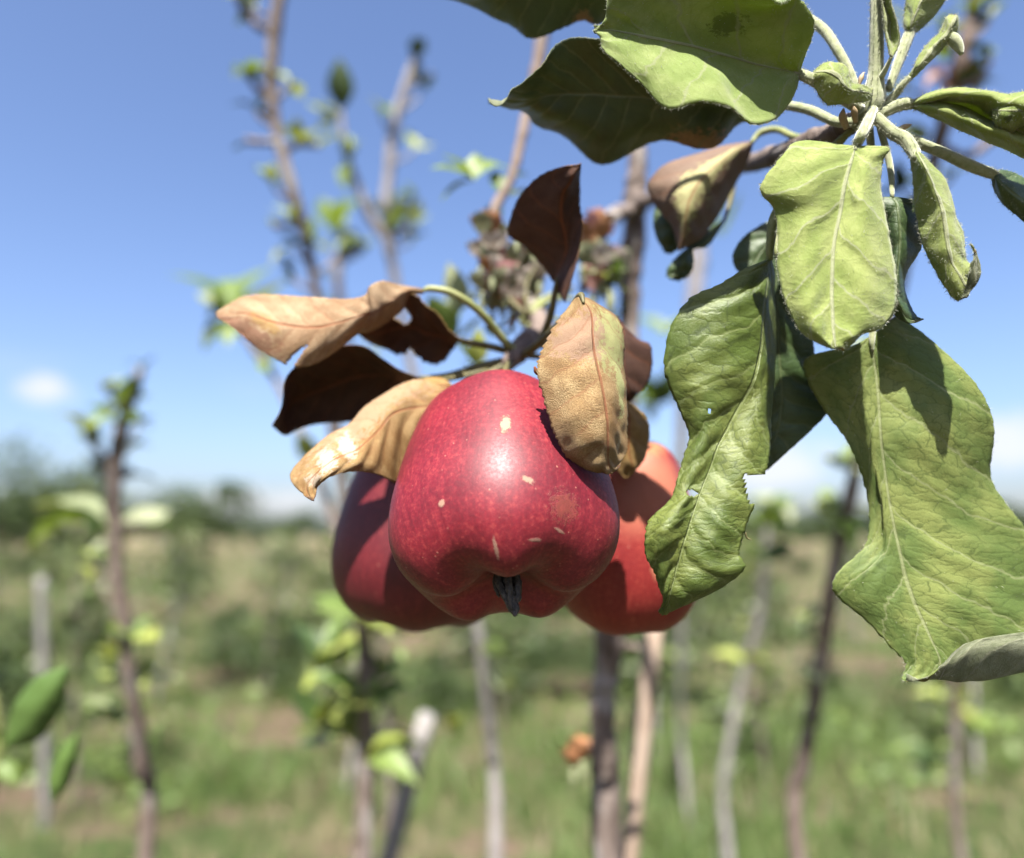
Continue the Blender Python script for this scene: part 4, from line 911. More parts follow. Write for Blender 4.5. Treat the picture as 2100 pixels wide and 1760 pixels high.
add('K', 'leaf', 'R1', .258, [
    [(1640, 240, 0), (1660, 240, 0), (1680, 240, 0)], [(1600, 330, 2), (1700, 320, -2), (1775, 320, 2)], [(1590, 440, 2), (1700, 430, -3), (1806, 400, 3)], [(1600, 540, 2), (1700, 520, -3), (1800, 480, 3)],
    [(1640, 610, 1), (1720, 590, -2), (1778, 560, 2)], [(1680, 655, 0), (1700, 650, 0), (1720, 630, 0)]],
    [M['dryK'], M['dryB']], tree, 'small ochre withered leaf between the middle and right apples', nu=21, nv=50, seed=15, teeth=0.0008)
# dry leaves at left
add('M', 'leaf', 'R2', .251, [
    [(1760, 965, 16), (1755, 985, 14.2), (1745, 1010, 12.4), (1735, 1060, 11.6), (1720, 1120, 11.8)],
    [(1610, 915, 14), (1600, 985, 9.2), (1592, 1065, 6.4), (1590, 1200, 4.6), (1590, 1400, 6.8)],
    [(1490, 890, 12), (1470, 980, 6.2), (1430, 1090, 2.4), (1450, 1300, 1.6), (1490, 1560, 4.8)],
    [(1335, 948, 9.21212), (1335, 1030, 2.21212), (1312, 1135, -3.78788), (1360, 1350, -4.78788), (1420, 1610, -2.78788)],
    [(1200, 1030, 5.0606), (1220, 1110, -2.9394), (1238, 1230, -9.9394), (1270, 1400, -11.9394), (1335, 1605, -8.9394)],
    [(1100, 1110, 0.909086), (1130, 1190, -7.09091), (1155, 1310, -15.0909), (1190, 1440, -17.0909), (1235, 1550, -15.0909)],
    [(1015, 1200, -3.24242), (1040, 1280, -11.2425), (1070, 1380, -19.2425), (1090, 1460, -22.2425), (1120, 1526, -20.2425)],
    [(890, 1265, -7.39398), (920, 1340, -15.394), (950, 1430, -23.394), (970, 1490, -26.394), (1000, 1528, -25.394)],
    [(755, 1385, -12.5455), (800, 1440, -19.5455), (830, 1510, -26.5455), (850, 1550, -29.5455), (870, 1574, -29.5455)],
    [(630, 1535, -17.697), (685, 1570, -22.497), (740, 1600, -26.297), (780, 1625, -28.097), (806, 1635, -27.897)],
    [(652, 1632, -22.8485), (690, 1665, -26.6485), (730, 1690, -28.4485), (760, 1695, -29.2485), (785, 1680, -30.0485)],
    [(755, 1725, -29), (757, 1726, -29.8), (760, 1727, -30.6), (763, 1726, -31.4), (766, 1724, -32.2)]],
    [M['dryM'], M['dryB']], tree, 'ochre withered leaf with white flecks over the left apple', nu=35, nv=120, seed=16, wave=0.0008, quilt=0.0004)
add('M2', 'leaf', 'R2', .272, [[(1500, 900, 0)], [(1560, 885, 0), (1600, 930, -2), (1620, 1000, 0)], [(1640, 880, 1), (1680, 930, -2), (1690, 1000, 0)], [(1700, 900, 2), (1730, 950, 0), (1740, 1010, 1)], [(1760, 960, 3)]],
    [M['dryK'], M['dryB']], tree, 'small amber fold of withered leaf at the left shoulder of the middle apple', nu=15, nv=40, seed=17)
add('N', 'leaf', 'R2', .262, [
    [(1552, 258, 14), (1548, 266, 14), (1545, 274, 14), (1543, 282, 14), (1540, 292, 14)],
    [(1430, 238, 10), (1430, 250, 9), (1432, 265, 8), (1436, 285, 9), (1440, 305, 11)],
    [(1340, 225, 6), (1335, 280, 4), (1335, 330, 3), (1360, 370, 6), (1400, 400, 10)],
    [(1250, 204, 2), (1245, 300, 0), (1245, 390, 0), (1260, 440, 4), (1290, 490, 9)],
    [(1165, 240, -3), (1170, 340, -5), (1175, 430, -6), (1165, 500, -2), (1160, 560, 6)],
    [(1128, 306, -8), (1138, 370, -9), (1138, 430, -10), (1115, 510, -7), (1085, 572, -1)],
    [(1000, 328, -6), (1000, 400, -9), (1000, 480, -11), (980, 580, -10), (955, 675, -6)],
    [(850, 325, -3), (840, 420, -7), (830, 520, -11), (815, 660, -11), (800, 772, -8)],
    [(700, 312, 0), (690, 420, -5), (680, 520, -10), (670, 670, -11), (655, 800, -9)],
    [(520, 300, 3), (510, 390, -2), (500, 490, -8), (510, 630, -9), (525, 748, -8)],
    [(300, 312, 6), (310, 370, 1), (320, 430, -4), (335, 540, -6), (355, 640, -6)],
    [(180, 368, 6), (188, 400, 3), (195, 430, 0), (205, 475, -2), (215, 525, -3)],
    [(98, 420, 4), (98, 425, 3), (98, 430, 3), (102, 440, 2), (110, 455, 1)]],
    [M['dryA'], M['dryB']], tree, 'pale tan withered leaf with a torn edge, uppermost at left', nu=35, nv=120, seed=18, wave=0.0006, quilt=0.0002,
    holes=[[(588, 790), (600, 758), (660, 700), (745, 635), (690, 715), (655, 770), (640, 810)]])
pet('N', [(1062, 722, .292, 16), (1035, 700, .288, 17), (985, 640, .280, 16), (930, 602, .276, 15), (885, 592, .276, 14), (868, 596, .2755, 9)], 'petg')
add('O', 'leaf', 'R2', .285, [
    [(1795, 605, -10), (1790, 610, -5), (1785, 615, 0), (1782, 620, 5), (1780, 628, 10)],
    [(1725, 540, -11), (1722, 570, -4), (1720, 600, 2), (1730, 640, 6), (1742, 685, 9)],
    [(1650, 435, -12), (1645, 510, -4), (1640, 580, 3), (1650, 680, 6), (1660, 772, 8)],
    [(1560, 370, -13), (1555, 470, -4), (1550, 560, 3), (1555, 670, 6), (1560, 768, 7)],
    [(1490, 300, -13), (1470, 420, -4), (1450, 520, 3), (1455, 610, 6), (1460, 692, 7)],
    [(1400, 310, -12), (1370, 420, -4), (1340, 530, 3), (1355, 620, 6), (1370, 712, 7)],
    [(1290, 400, -11), (1260, 480, -4), (1230, 560, 2), (1255, 620, 6), (1280, 672, 8)],
    [(1170, 480, -10), (1140, 520, -5), (1110, 560, 0), (1140, 600, 5), (1180, 640, 10)], [(1090, 575, 0)]],
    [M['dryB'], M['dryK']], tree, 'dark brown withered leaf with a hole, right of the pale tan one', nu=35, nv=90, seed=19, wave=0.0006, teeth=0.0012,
    holes=[[(1308, 440), (1350, 420), (1400, 372), (1425, 400), (1462, 452), (1440, 490), (1410, 505), (1370, 480)], [(1430, 685), (1450, 670), (1475, 700), (1470, 730), (1430, 740)]])
pet('O', [(1060, 725, .292, 16), (1010, 712, .289, 15), (960, 702, .286, 14), (935, 697, .285, 9)], 'petd')
add('P', 'leaf', 'R2', .283, [
    [(1515, 873, -12), (1512, 876, -5.5), (1510, 878, 1), (1508, 882, 7.5), (1505, 888, 14)],
    [(1390, 828, -12), (1395, 850, -3.5), (1400, 872, 4), (1410, 900, 9.5), (1420, 930, 14)],
    [(1270, 750, -13), (1280, 800, -3.5), (1290, 860, 5), (1300, 930, 9.5), (1310, 1000, 13)],
    [(1140, 664, -14), (1155, 760, -2.5), (1170, 860, 7), (1180, 970, 10.5), (1190, 1080, 12)],
    [(1020, 650, -15), (1030, 760, -2.5), (1040, 880, 8), (1060, 1020, 10.5), (1085, 1165, 11)],
    [(880, 690, -16), (890, 810, -3.5), (905, 930, 8), (930, 1060, 10.5), (965, 1184, 10)],
    [(740, 760, -17), (755, 870, -4.5), (770, 980, 7), (800, 1090, 9.5), (840, 1190, 9)],
    [(645, 805, -18), (655, 910, -5.5), (665, 1020, 6), (690, 1120, 8.5), (725, 1212, 8)],
    [(580, 900, -19), (590, 990, -7.5), (600, 1080, 4), (620, 1165, 6.5), (645, 1245, 7)],
    [(556, 1080, -20), (558, 1120, -10.5), (562, 1160, -2), (580, 1215, 2.5), (600, 1272, 6)],
    [(488, 1204, -21), (495, 1212, -14.5), (503, 1222, -8), (530, 1245, -1.5), (565, 1270, 5)]],
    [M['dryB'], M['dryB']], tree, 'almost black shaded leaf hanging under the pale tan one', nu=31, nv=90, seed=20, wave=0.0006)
pet('P', [(1050, 738, .292, 20), (985, 752, .29, 18), (920, 770, .287, 14), (860, 776, .2835, 10)], 'petd')
# leaves right of centre
add('Q', 'leaf', 'R3', .275, [
    [(1915, 15, 4), (1913, 18, 4), (1911, 21, 4), (1909, 24, 4), (1907, 28, 4)],
    [(1700, 48, 5), (1760, 60, 1), (1800, 72, 0), (1845, 90, 2), (1882, 110, 6)],
    [(1500, 112, 6), (1600, 140, 0), (1670, 170, -3), (1760, 200, 1), (1832, 222, 7)],
    [(1300, 175, 8), (1440, 220, 0), (1560, 270, -5), (1690, 305, 0), (1785, 305, 8)],
    [(1190, 285, 10), (1330, 320, 0), (1490, 370, -6), (1635, 400, 0), (1725, 415, 9)],
    [(1187, 390, 10), (1320, 430, 0), (1450, 475, -6), (1585, 510, 0), (1670, 528, 8)],
    [(1250, 500, 8), (1350, 530, 0), (1435, 570, -5), (1530, 590, 0), (1612, 610, 6)],
    [(1340, 610, 5), (1380, 640, 0), (1425, 665, -3), (1490, 680, 0), (1550, 692, 4)],
    [(1385, 775, 2), (1388, 778, 1), (1392, 781, 0), (1400, 778, 1), (1415, 772, 2)]],
    [M['dryQ'], M['dryQ']], tree, 'drooping brown leaf with pale yellow green centre, right of centre', nu=33, nv=90, seed=22, wave=0.0004, teeth=0.0002, quilt=0.0001)
pet('Q', [(1730, 270, .24, 14), (1640, 282, .262, 14), (1595, 266, .275, 14), (1560, 272, .279, 14), (1540, 294, .2785, 8)], 'petg')
add('Rr', 'leaf', 'R3', .29, [[(1600, 440, 0)], [(1350, 380, 2), (1450, 480, -1), (1560, 560, 2)], [(1240, 470, 3), (1350, 580, -2), (1480, 680, 2)], [(1212, 570, 3), (1320, 680, -2), (1420, 740, 2)], [(1235, 690, 2), (1310, 740, -1), (1385, 770, 1)], [(1290, 785, 0), (1310, 800, 0), (1340, 800, 0)]],
    [M['dkgreen'], M['dkgreen']], tree, 'dark green leaf showing at the lower left of the drooping brown one', nu=17, nv=50, seed=23)
add('S', 'leaf', 'R3', .283, [[(1700, 560, 2), (1705, 570, 2), (1710, 580, 2)], [(1540, 690, 0), (1580, 710, -1), (1590, 745, 1)], [(1420, 780, -1), (1460, 790, -2), (1495, 760, 0)], [(1350, 850, -1), (1420, 870, -3), (1492, 850, 0)], [(1305, 920, 0), (1380, 930, -2), (1480, 920, 0)], [(1312, 965, 0), (1350, 975, -1), (1450, 965, 0)], [(1360, 988, 1), (1380, 992, 0), (1400, 988, 1)]],
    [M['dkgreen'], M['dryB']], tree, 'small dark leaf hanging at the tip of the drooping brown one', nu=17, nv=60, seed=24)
add('T', 'leaf', 'F', .262, [[(1620, 440, 0)], [(1560, 462, 0), (1590, 480, -2), (1620, 500, 0)], [(1520, 492, 2), (1560, 515, -2), (1600, 540, 1)], [(1503, 525, 3), (1545, 545, -2), (1590, 570, 1)], [(1510, 553, 2), (1540, 565, -1), (1570, 580, 0)], [(1528, 562, 0)]],
    [M['dkgreen'], M['un']], tree, 'round dark leaf peeping out left of the bright young leaf', nu=17, nv=50, seed=25)
add('U', 'leaf', 'F', .2205, [[(1800, 405, 0), (1830, 404, 0), (1870, 408, 0)], [(1800, 425, 1), (1840, 424, -2), (1882, 424, 1)], [(1805, 465, 2), (1845, 465, -3), (1890, 470, 2)], [(1810, 510, 2), (1845, 510, -3), (1886, 512, 2)], [(1815, 550, 2), (1840, 555, -3), (1860, 560, 2)], [(1818, 595, 2), (1838, 600, -3), (1855, 592, 3)], [(1825, 630, 2), (1848, 635, -2), (1868, 630, 3)], [(1850, 658, 0), (1868, 662, 0), (1880, 650, 2)], [(1895, 655, 0)]],
    [M['dkgreen'], M['un']], tree, 'shaded dark leaf between the bright young leaf and the hooked one', nu=19, nv=70, seed=26)
# leaves of the shoot, right side
add('V', 'leaf', 'R7', .216, [
    [(1195, 812, 5), (1200, 816, 5), (1205, 822, 5), (1210, 830, 5), (1215, 838, 5)],
    [(1330, 740, 2), (1310, 770, 0), (1310, 800, 3), (1310, 830, 1), (1300, 860, 3)],
    [(1560, 700, -1), (1540, 730, -4), (1520, 800, 3), (1480, 870, -2), (1440, 920, 3)],
    [(1800, 720, -2), (1780, 750, -6), (1700, 870, 3), (1620, 930, -3), (1580, 1000, 4)],
    [(1950, 740, -2), (1930, 800, -8), (1850, 950, 2), (1790, 1000, -4), (1760, 1080, 4)],
    [(2130, 720, -4), (2080, 820, -10), (2000, 1000, 0), (1950, 1060, -4), (1920, 1150, 4)],
    [(2330, 760, -4), (2270, 900, -8), (2200, 1080, 0), (2130, 1150, -3), (2100, 1230, 4)],
    [(2420, 1000, -2), (2380, 1080, -3), (2340, 1160, 0), (2300, 1220, 0), (2280, 1270, 2)], [(2480, 1260, 0)]],
    [M['young'], M['un']], tree, 'folded woolly young leaf reaching to the right edge', nu=29, nv=80, seed=27, hairs=3800, hair_len=0.0010, wave=0.0008, **FUZ)
pet('V', [(1800, 238, .2235, 22), (1825, 224, .2225, 24), (1850, 214, .2215, 26), (1872, 214, .221, 20), (1890, 214, .220, 10)], hairs=700)
add('V1', 'leaf', 'R7', .212, [
    [(1860, 760, 2), (1850, 800, 0), (1840, 850, 0), (1840, 900, 0), (1850, 950, 2)],
    [(1960, 745, 0), (1940, 800, -3), (1920, 860, -4), (1900, 930, -3), (1880, 1000, 1)],
    [(2090, 730, 0), (2070, 790, -4), (2050, 860, -5), (2020, 940, -3), (1980, 1030, 2)],
    [(2250, 740, 2), (2230, 800, -3), (2200, 860, -4), (2150, 920, -2), (2050, 980, 2)], [(2360, 800, 3)]],
    [M['youngtop'], M['young']], tree, 'pale downy leaf tip folded over at the right edge', nu=25, nv=60, seed=28, hairs=1800, **FUZ)
add('V2', 'leaf', 'R7', .224, [
    [(1835, 1340, 0), (1838, 1348, 0), (1840, 1356, 0)], [(1910, 1330, 2), (1880, 1400, -2), (1850, 1450, 2)], [(2000, 1350, 3), (1960, 1480, -2), (1920, 1570, 3)],
    [(2120, 1420, 3), (2070, 1560, -2), (2030, 1670, 3)], [(2260, 1520, 2), (2220, 1650, -2), (2180, 1760, 2)], [(2400, 1750, 0)]],
    [M['dkgreen'], M['un']], tree, 'brownish green leaf at the end of the long petiole at the right edge', nu=19, nv=60, seed=29, hairs=900)
pet('V2', [(1815, 262, .226, 16), (1858, 283, .2255, 22), (1930, 312, .225, 22), (1990, 340, .2245, 24), (2035, 357, .224, 20), (2050, 365, .2235, 8)], hairs=900)
add('W', 'leaf', 'R7', .214, [
    [(905, 690, 6), (900, 730, 5), (890, 770, 6)],
    [(830, 665, 2), (800, 710, -1), (830, 790, 3)], [(760, 660, 0), (730, 700, -4), (740, 800, 1)], [(730, 600, -2), (680, 660, -6), (640, 810, -1)],
    [(720, 520, -2), (640, 600, -6), (550, 810, -2)], [(640, 485, -2), (560, 560, -5), (490, 740, -2)], [(520, 500, 0), (480, 560, -3), (440, 640, -1)], [(425, 590, 2)]],
    [M['young'], M['un']], tree, 'small curled young leaf with browned rim left of the shoot', nu=23, nv=60, seed=30, hairs=2200, wave=0.0012, wfreq=140, **FUZ)
add('X', 'leaf', 'R7', .226, [
    [(1190, 250, 0), (1200, 252, 0), (1210, 250, 0)], [(1152, 200, 1), (1200, 210, -2), (1260, 235, 1)], [(1155, 90, 2), (1240, 110, -3), (1350, 150, 2)], [(1175, -20, 2), (1290, -10, -3), (1420, 60, 2)], [(1230, -160, 2), (1360, -140, -3), (1480, -60, 2)], [(1360, -280, 0), (1420, -270, 0), (1470, -240, 0)]],
    [M['young'], M['youngtop']], tree, 'half open young leaf cut by the top edge right of the shoot', nu=21, nv=60, seed=31, hairs=1800, **FUZ)
pet('X', [(1822, 185, .2235, 14), (1838, 140, .2245, 18), (1855, 95, .2255, 22), (1866, 66, .226, 20), (1872, 50, .226, 8)], hairs=700)
add('Y', 'leaf', 'R7', .218, [
    [(1175, 610, 2), (1185, 615, 2), (1195, 622, 2)], [(1240, 490, 0), (1270, 510, -3), (1290, 540, 1)], [(1310, 390, 0), (1350, 400, -3), (1380, 430, 1)], [(1380, 310, 0), (1410, 330, -3), (1450, 370, 1)],
    [(1440, 240, 0), (1480, 260, -3), (1530, 300, 1)], [(1490, 150, 0), (1530, 170, -3), (1560, 210, 0)], [(1520, 130, 0), (1530, 130, 0), (1545, 140, 0)]],
    [M['young'], M['un']], tree, 'tiny folded woolly leaf standing up right of the shoot', nu=17, nv=50, seed=32, hairs=2400, wave=0.001, wfreq=150, **FUZ)
ptube('curled_tip', [(1938, 70, .217, 14), (1955, 80, .216, 24), (1966, 96, .2155, 20), (1972, 112, .215, 8)], M['pet'], leaves['Y'], seg=9, n=16)
pet('Y', [(1810, 220, .224, 20), (1835, 195, .222, 16), (1850, 175, .220, 14), (1866, 158, .219, 10)], hairs=600)
add('Z', 'leaf', 'R7', .2165, [
    [(1040, 430, 0), (1050, 440, 0), (1060, 445, 0)], [(1010, 300, 1), (1050, 320, 3), (1115, 330, 0)], [(990, 150, 1), (1030, 160, 3), (1100, 200, 0)], [(975, 0, 1), (1000, 0, 3), (1050, 40, 0)], [(970, -150, 1), (985, -150, 2), (1010, -120, 0)], [(975, -260, 0)]],
    [M['young'], M['un']], tree, 'slender folded leaf pressed against the upright shoot', nu=17, nv=50, seed=33, hairs=1500, **FUZ)
# stalks of the leaves whose bases are hidden
for key, spec, mt in (('A', [(1782, 255, .228, 16), (1795, 400, .236, 14), (1800, 560, .236, 14), (1789, 684, .231, 13), (1789, 720, .2305, 6)], 'pet'),
                      ('B2', [(1750, 262, .231, 14), (1680, 330, .241, 13), (1600, 450, .246, 12), (1592, 526, .243, 9)], 'petg'),
                      ('M', [(1045, 745, .288, 16), (985, 775, .281, 14), (928, 815, .266, 10)], 'petd'), ('M2', [(1000, 760, .287, 12), (930, 775, .282, 11), (856, 783, .273, 7)], 'petd'),
                      ('J', [(1095, 712, .296, 14), (1190, 690, .286, 12), (1265, 652, .2625, 8)], 'petd'), ('K', [(1075, 728, .294, 14), (1150, 740, .292, 12), (1250, 785, .276, 11), (1274, 822, .2585, 7)], 'petd'),
                      ('U', [(1805, 262, .227, 14), (1825, 340, .2255, 13), (1830, 406, .2205, 8)], 'pet'), ('T', [(1745, 266, .233, 13), (1680, 350, .25, 12), (1620, 441, .262, 7)], 'petg'),
                      ('Rr', [(1500, 345, .335, 12), (1480, 372, .31, 11), (1455, 414, .29, 7)], 'petd'), ('S', [(1508, 345, .335, 12), (1500, 400, .30, 11), (1485, 453, .285, 7)], 'petd'),
                      ('Z', [(1798, 170, .223, 12), (1812, 150, .220, 12), (1828, 117, .2168, 7)], 'pet')):
    pet(key, spec, mt)
# blossom remains behind the apples
PET = [plain_mat('pale_petal', (0.62, 0.50, 0.42), (0.74, 0.66, 0.58), 300, 0.6, trans=0.3), plain_mat('pink_petal', (0.55, 0.22, 0.22), (0.68, 0.40, 0.38), 300, 0.6, trans=0.3),
       plain_mat('withered_petal', (0.36, 0.15, 0.06), (0.50, 0.25, 0.12), 300, 0.7), plain_mat('green_sepal', (0.28, 0.31, 0.16), (0.40, 0.42, 0.25), 300, 0.7, trans=0.2)]
def blossom(x, y, d, r, kinds, seed):
    rs = np.random.RandomState(seed); c = P(x, y, d); rm = 1.6 * r * d / FPX
    v, f = tube_geo([c - np.array([0, 0, rm * 0.9]), c - np.array([0, 0, rm * 0.5]), c], [rm * 0.05, rm * 0.16, rm * 0.12], seg=8, n=9)
    b = addobj('blossom', v, f, PET[3], tree, origin=c)
    for i in range(7):
        a = 6.28 * i / 7 + rs.rand(); dr = np.array([math.cos(a), math.sin(a), 0.4 + 0.7 * rs.rand()]); dr /= np.linalg.norm(dr)
        sd = np.cross(dr, [0.1, 0.2, 1]); sd /= np.linalg.norm(sd); n = np.cross(sd, dr); vv = []
        for t, w_ in ((0, .08), (.35, .30), (.75, .36), (1, .12)):
            for s in (-1, 0, 1): vv.append(c + rm * (dr * t + sd * s * w_ + n * (0.25 * t * t + 0.14 * abs(s))))
        ff = [(k * 3 + j, k * 3 + j + 1, k * 3 + j + 4, k * 3 + j + 3) for k in range(3) for j in range(2)]
        addobj('petal', vv, ff, PET[kinds[rs.randint(len(kinds))]], b, origin=c)
for i, (x, y, r, kd) in enumerate([(1010, 565, 26, (2, 2, 0)), (1045, 545, 30, (0, 3, 1)), (1075, 520, 26, (0, 1)), (1060, 495, 20, (0, 2)), (990, 600, 28, (3, 0)), (1030, 610, 32, (3, 0, 1)), (1065, 590, 28, (3, 0)), (1085, 615, 24, (3, 2)), (1010, 640, 24, (3,)), (1050, 640, 28, (3, 2))]):
    blossom(x, y, .35 + .01 * (i % 3), r, kd, 50 + i)
for i in range(14): blossom(985 + 125 * np.random.RandomState(i).rand(), 490 + 190 * np.random.RandomState(i + 99).rand(), .345 + .002 * i, 24 + (i % 4) * 4, [(2, 0), (3, 0), (0, 1), (3, 2)][i % 4], 120 + i)
for i, (x, y, r, kd) in enumerate([(1230, 560, 40, (3, 0, 1)), (1250, 590, 40, (3, 0)), (1215, 600, 34, (3, 1)), (1240, 575, 24, (1,)), (1270, 555, 28, (3, 0)), (1195, 545, 28, (3,))]):
    blossom(x, y, .39, r, kd, 70 + i)
for i, (x, y, r, kd) in enumerate([(1215, 500, 34, (2,)), (1225, 475, 28, (2, 1)), (1210, 520, 24, (2,)), (1240, 490, 20, (1, 2))]):
    blossom(x, y, .40, r, kd, 80 + i)
rs = np.random.RandomState(44)
for i in range(12):
    x0, y0 = 1060 + 40 * rs.rand(), 640 + 40 * rs.rand(); a_ = rs.rand() * 2.6 + 3.4; L_ = 60 + 60 * rs.rand()
    ptube('spur', [(x0, y0, .335, 12), (x0 + L_ * .5 * math.cos(a_), y0 + L_ * .5 * math.sin(a_), .345, 9), (x0 + L_ * math.cos(a_ + .3), y0 + L_ * math.sin(a_ + .3), .35, 7)], M['petd' if i % 2 else 'petg'], tree, seg=6, n=10)
clump(tree, 1040, 600, .36, 10, 46, ['lp', 'wr', 'lg'], rs)
clump(tree, 1070, 650, .35, 8, 44, ['lp', 'wr', 'ld'], rs)
clump(tree, 1235, 580, .39, 9, 50, ['lp', 'lg', 'lp'], rs)
clump(tree, 1010, 690, .36, 6, 50, ['lg', 'ld'], rs)
clump(tree, 970, 370, .42, 5, 92, ['lg', 'lg'], rs, aim=[(-.95, -.25), (.05, -1), (-.8, .35), (.7, -.6), (-.5, -.5)])
clump(tree, 1030, 400, .42, 5, 75, ['lp', 'lg'], rs, aim=[(.5, -.9), (.3, -.6), (-.3, .6), (.8, -.2), (-.3, -.9)])
clump(tree, 1000, 470, .42, 3, 50, ['ld', 'lg'], rs)
clump(tree, 940, 640, .45, 5, 80, ['lg', 'lp', 'lg'], rs)
clump(tree, 930, 700, .45, 4, 80, ['lg', 'ly'], rs)
clump(tree, 975, 750, .40, 3, 60, ['lg', 'ly'], rs)
clump(tree, 1270, 1300, .53, 4, 34, ['lp', 'ld'], rs)
clump(tree, 1280, 640, .5, 3, 40, ['ld', 'lg'], rs)
clump(tree, 1085, 215, .43, 4, 46, ['lg', 'lp'], rs)
for i, (x, y, r) in enumerate([(1268, 1310, 24), (1195, 1560, 30), (1175, 1575, 26)]): blossom(x, y, .53, r, (2,), 90 + i)
ptube('branch', [(1245, 1330, .52, 22), (1275, 1325, .525, 20), (1315, 1330, .53, 12)], M['bark'], tree, seg=8, n=16, rough=0.3)

# ------------------------------------------------------------------ apples
def apple_mat(name, marks, deep, mid_, light, gold, gold_z, blush=None):
    k = NT(name)
    co = k.n('ShaderNodeTexCoord').outputs['Object']
    x, y, z = k.sep(co)
    r = k.mth('SQRT', k.mth('ADD', k.mth('ADD', k.mth('MULTIPLY', x, x), k.mth('MULTIPLY', y, y)), 1e-7))
    dx, dy = k.mth('DIVIDE', x, r), k.mth('DIVIDE', y, r)
    sv = k.vec(k.mth('MULTIPLY', dx, 9.0), k.mth('MULTIPLY', dy, 9.0), k.mth('MULTIPLY', z, 38.0))
    streak = k.noise(sv, 2.4, 7, 0.7); big = k.noise(co, 42, 3, 0.5); fine = k.noise(co, 1100, 3, 0.7); mott = k.noise(co, 650, 5, 0.75)
    f = k.mth('ADD', k.mth('MULTIPLY', streak.outputs['Fac'], 0.32), k.mth('ADD', k.mth('MULTIPLY', big.outputs['Fac'], 0.40), k.mth('MULTIPLY', mott.outputs['Fac'], 0.43)))
    col = k.mix(k.rng(f, 0.42, 0.76), deep, mid_)
    m2 = k.mth('MULTIPLY', k.rng(mott.outputs['Fac'], 0.46, 0.72), k.rng(f, 0.50, 0.74))
    col = k.mix(k.mth('MULTIPLY', m2, 0.55), col, light)
    if blush:
        bn = k.noise(co, 30, 3); c0, rad, bc = blush
        d = k.n('ShaderNodeVectorMath', operation='DISTANCE'); k.put(d.inputs[0], co); d.inputs[1].default_value = c0
        col = k.mix(k.mth('MULTIPLY', k.rng(k.mth('ADD', d.outputs['Value'], k.mth('MULTIPLY', k.mth('SUBTRACT', bn.outputs['Fac'], 0.5), rad)), rad * 1.1, rad * 0.3), 0.85), col, bc)
    gz = k.mth('ADD', z, k.mth('MULTIPLY', k.mth('SUBTRACT', streak.outputs['Fac'], 0.5), 0.012))
    col = k.mix(k.rng(gz, gold_z, gold_z + 0.006), col, gold)
    le = k.voro(co, 310, 'F1'); ls = k.sep(le.outputs['Color'])[0]
    lm = k.mth('MULTIPLY', k.rng(le.outputs['Distance'], k.mth('ADD', 0.05, k.mth('MULTIPLY', ls, 0.11)), 0.03), k.rng(ls, 0.25, 0.5))
    col = k.mix(k.mth('MULTIPLY', lm, 0.55), col, (0.52, 0.23, 0.16))
    scar_h = 0.0
    for (c, ex, rot, cc, amt, nz_) in marks:
        sub = k.n('ShaderNodeVectorMath', operation='SUBTRACT'); k.put(sub.inputs[0], co); sub.inputs[1].default_value = c
        rt = k.n('ShaderNodeMapping', vector_type='TEXTURE'); k.put(rt.inputs[0], sub.outputs[0]); rt.inputs['Rotation'].default_value = rot; rt.inputs['Scale'].default_value = ex
        ln = k.n('ShaderNodeVectorMath', operation='LENGTH'); k.put(ln.inputs[0], rt.outputs[0])
        sn = k.noise(co, 800, 6, 0.8)
        d = k.mth('ADD', ln.outputs['Value'], k.mth('MULTIPLY', k.mth('SUBTRACT', sn.outputs['Fac'], 0.5), nz_))
        mk = k.mth('MULTIPLY', k.rng(d, 1.15, 0.6), amt)
        col = k.mix(mk, col, cc); scar_h = k.mth('ADD', scar_h, mk)
    h = k.mth('ADD', k.mth('MULTIPLY', fine.outputs['Fac'], 0.35), k.mth('ADD', k.mth('MULTIPLY', lm, 0.35), k.mth('MULTIPLY', scar_h, 0.8)))
    rough = k.rng(fine.outputs['Fac'], 0.3, 0.7, 0.48, 0.62)
    rough = k.mth('ADD', rough, k.mth('MULTIPLY', scar_h, 0.3))
    return k.out(k.pbsdf(col, rough, 0.36, k.bump(h, 0.5, 0.00025), Coat_Weight=0.03, Coat_Roughness=0.32))

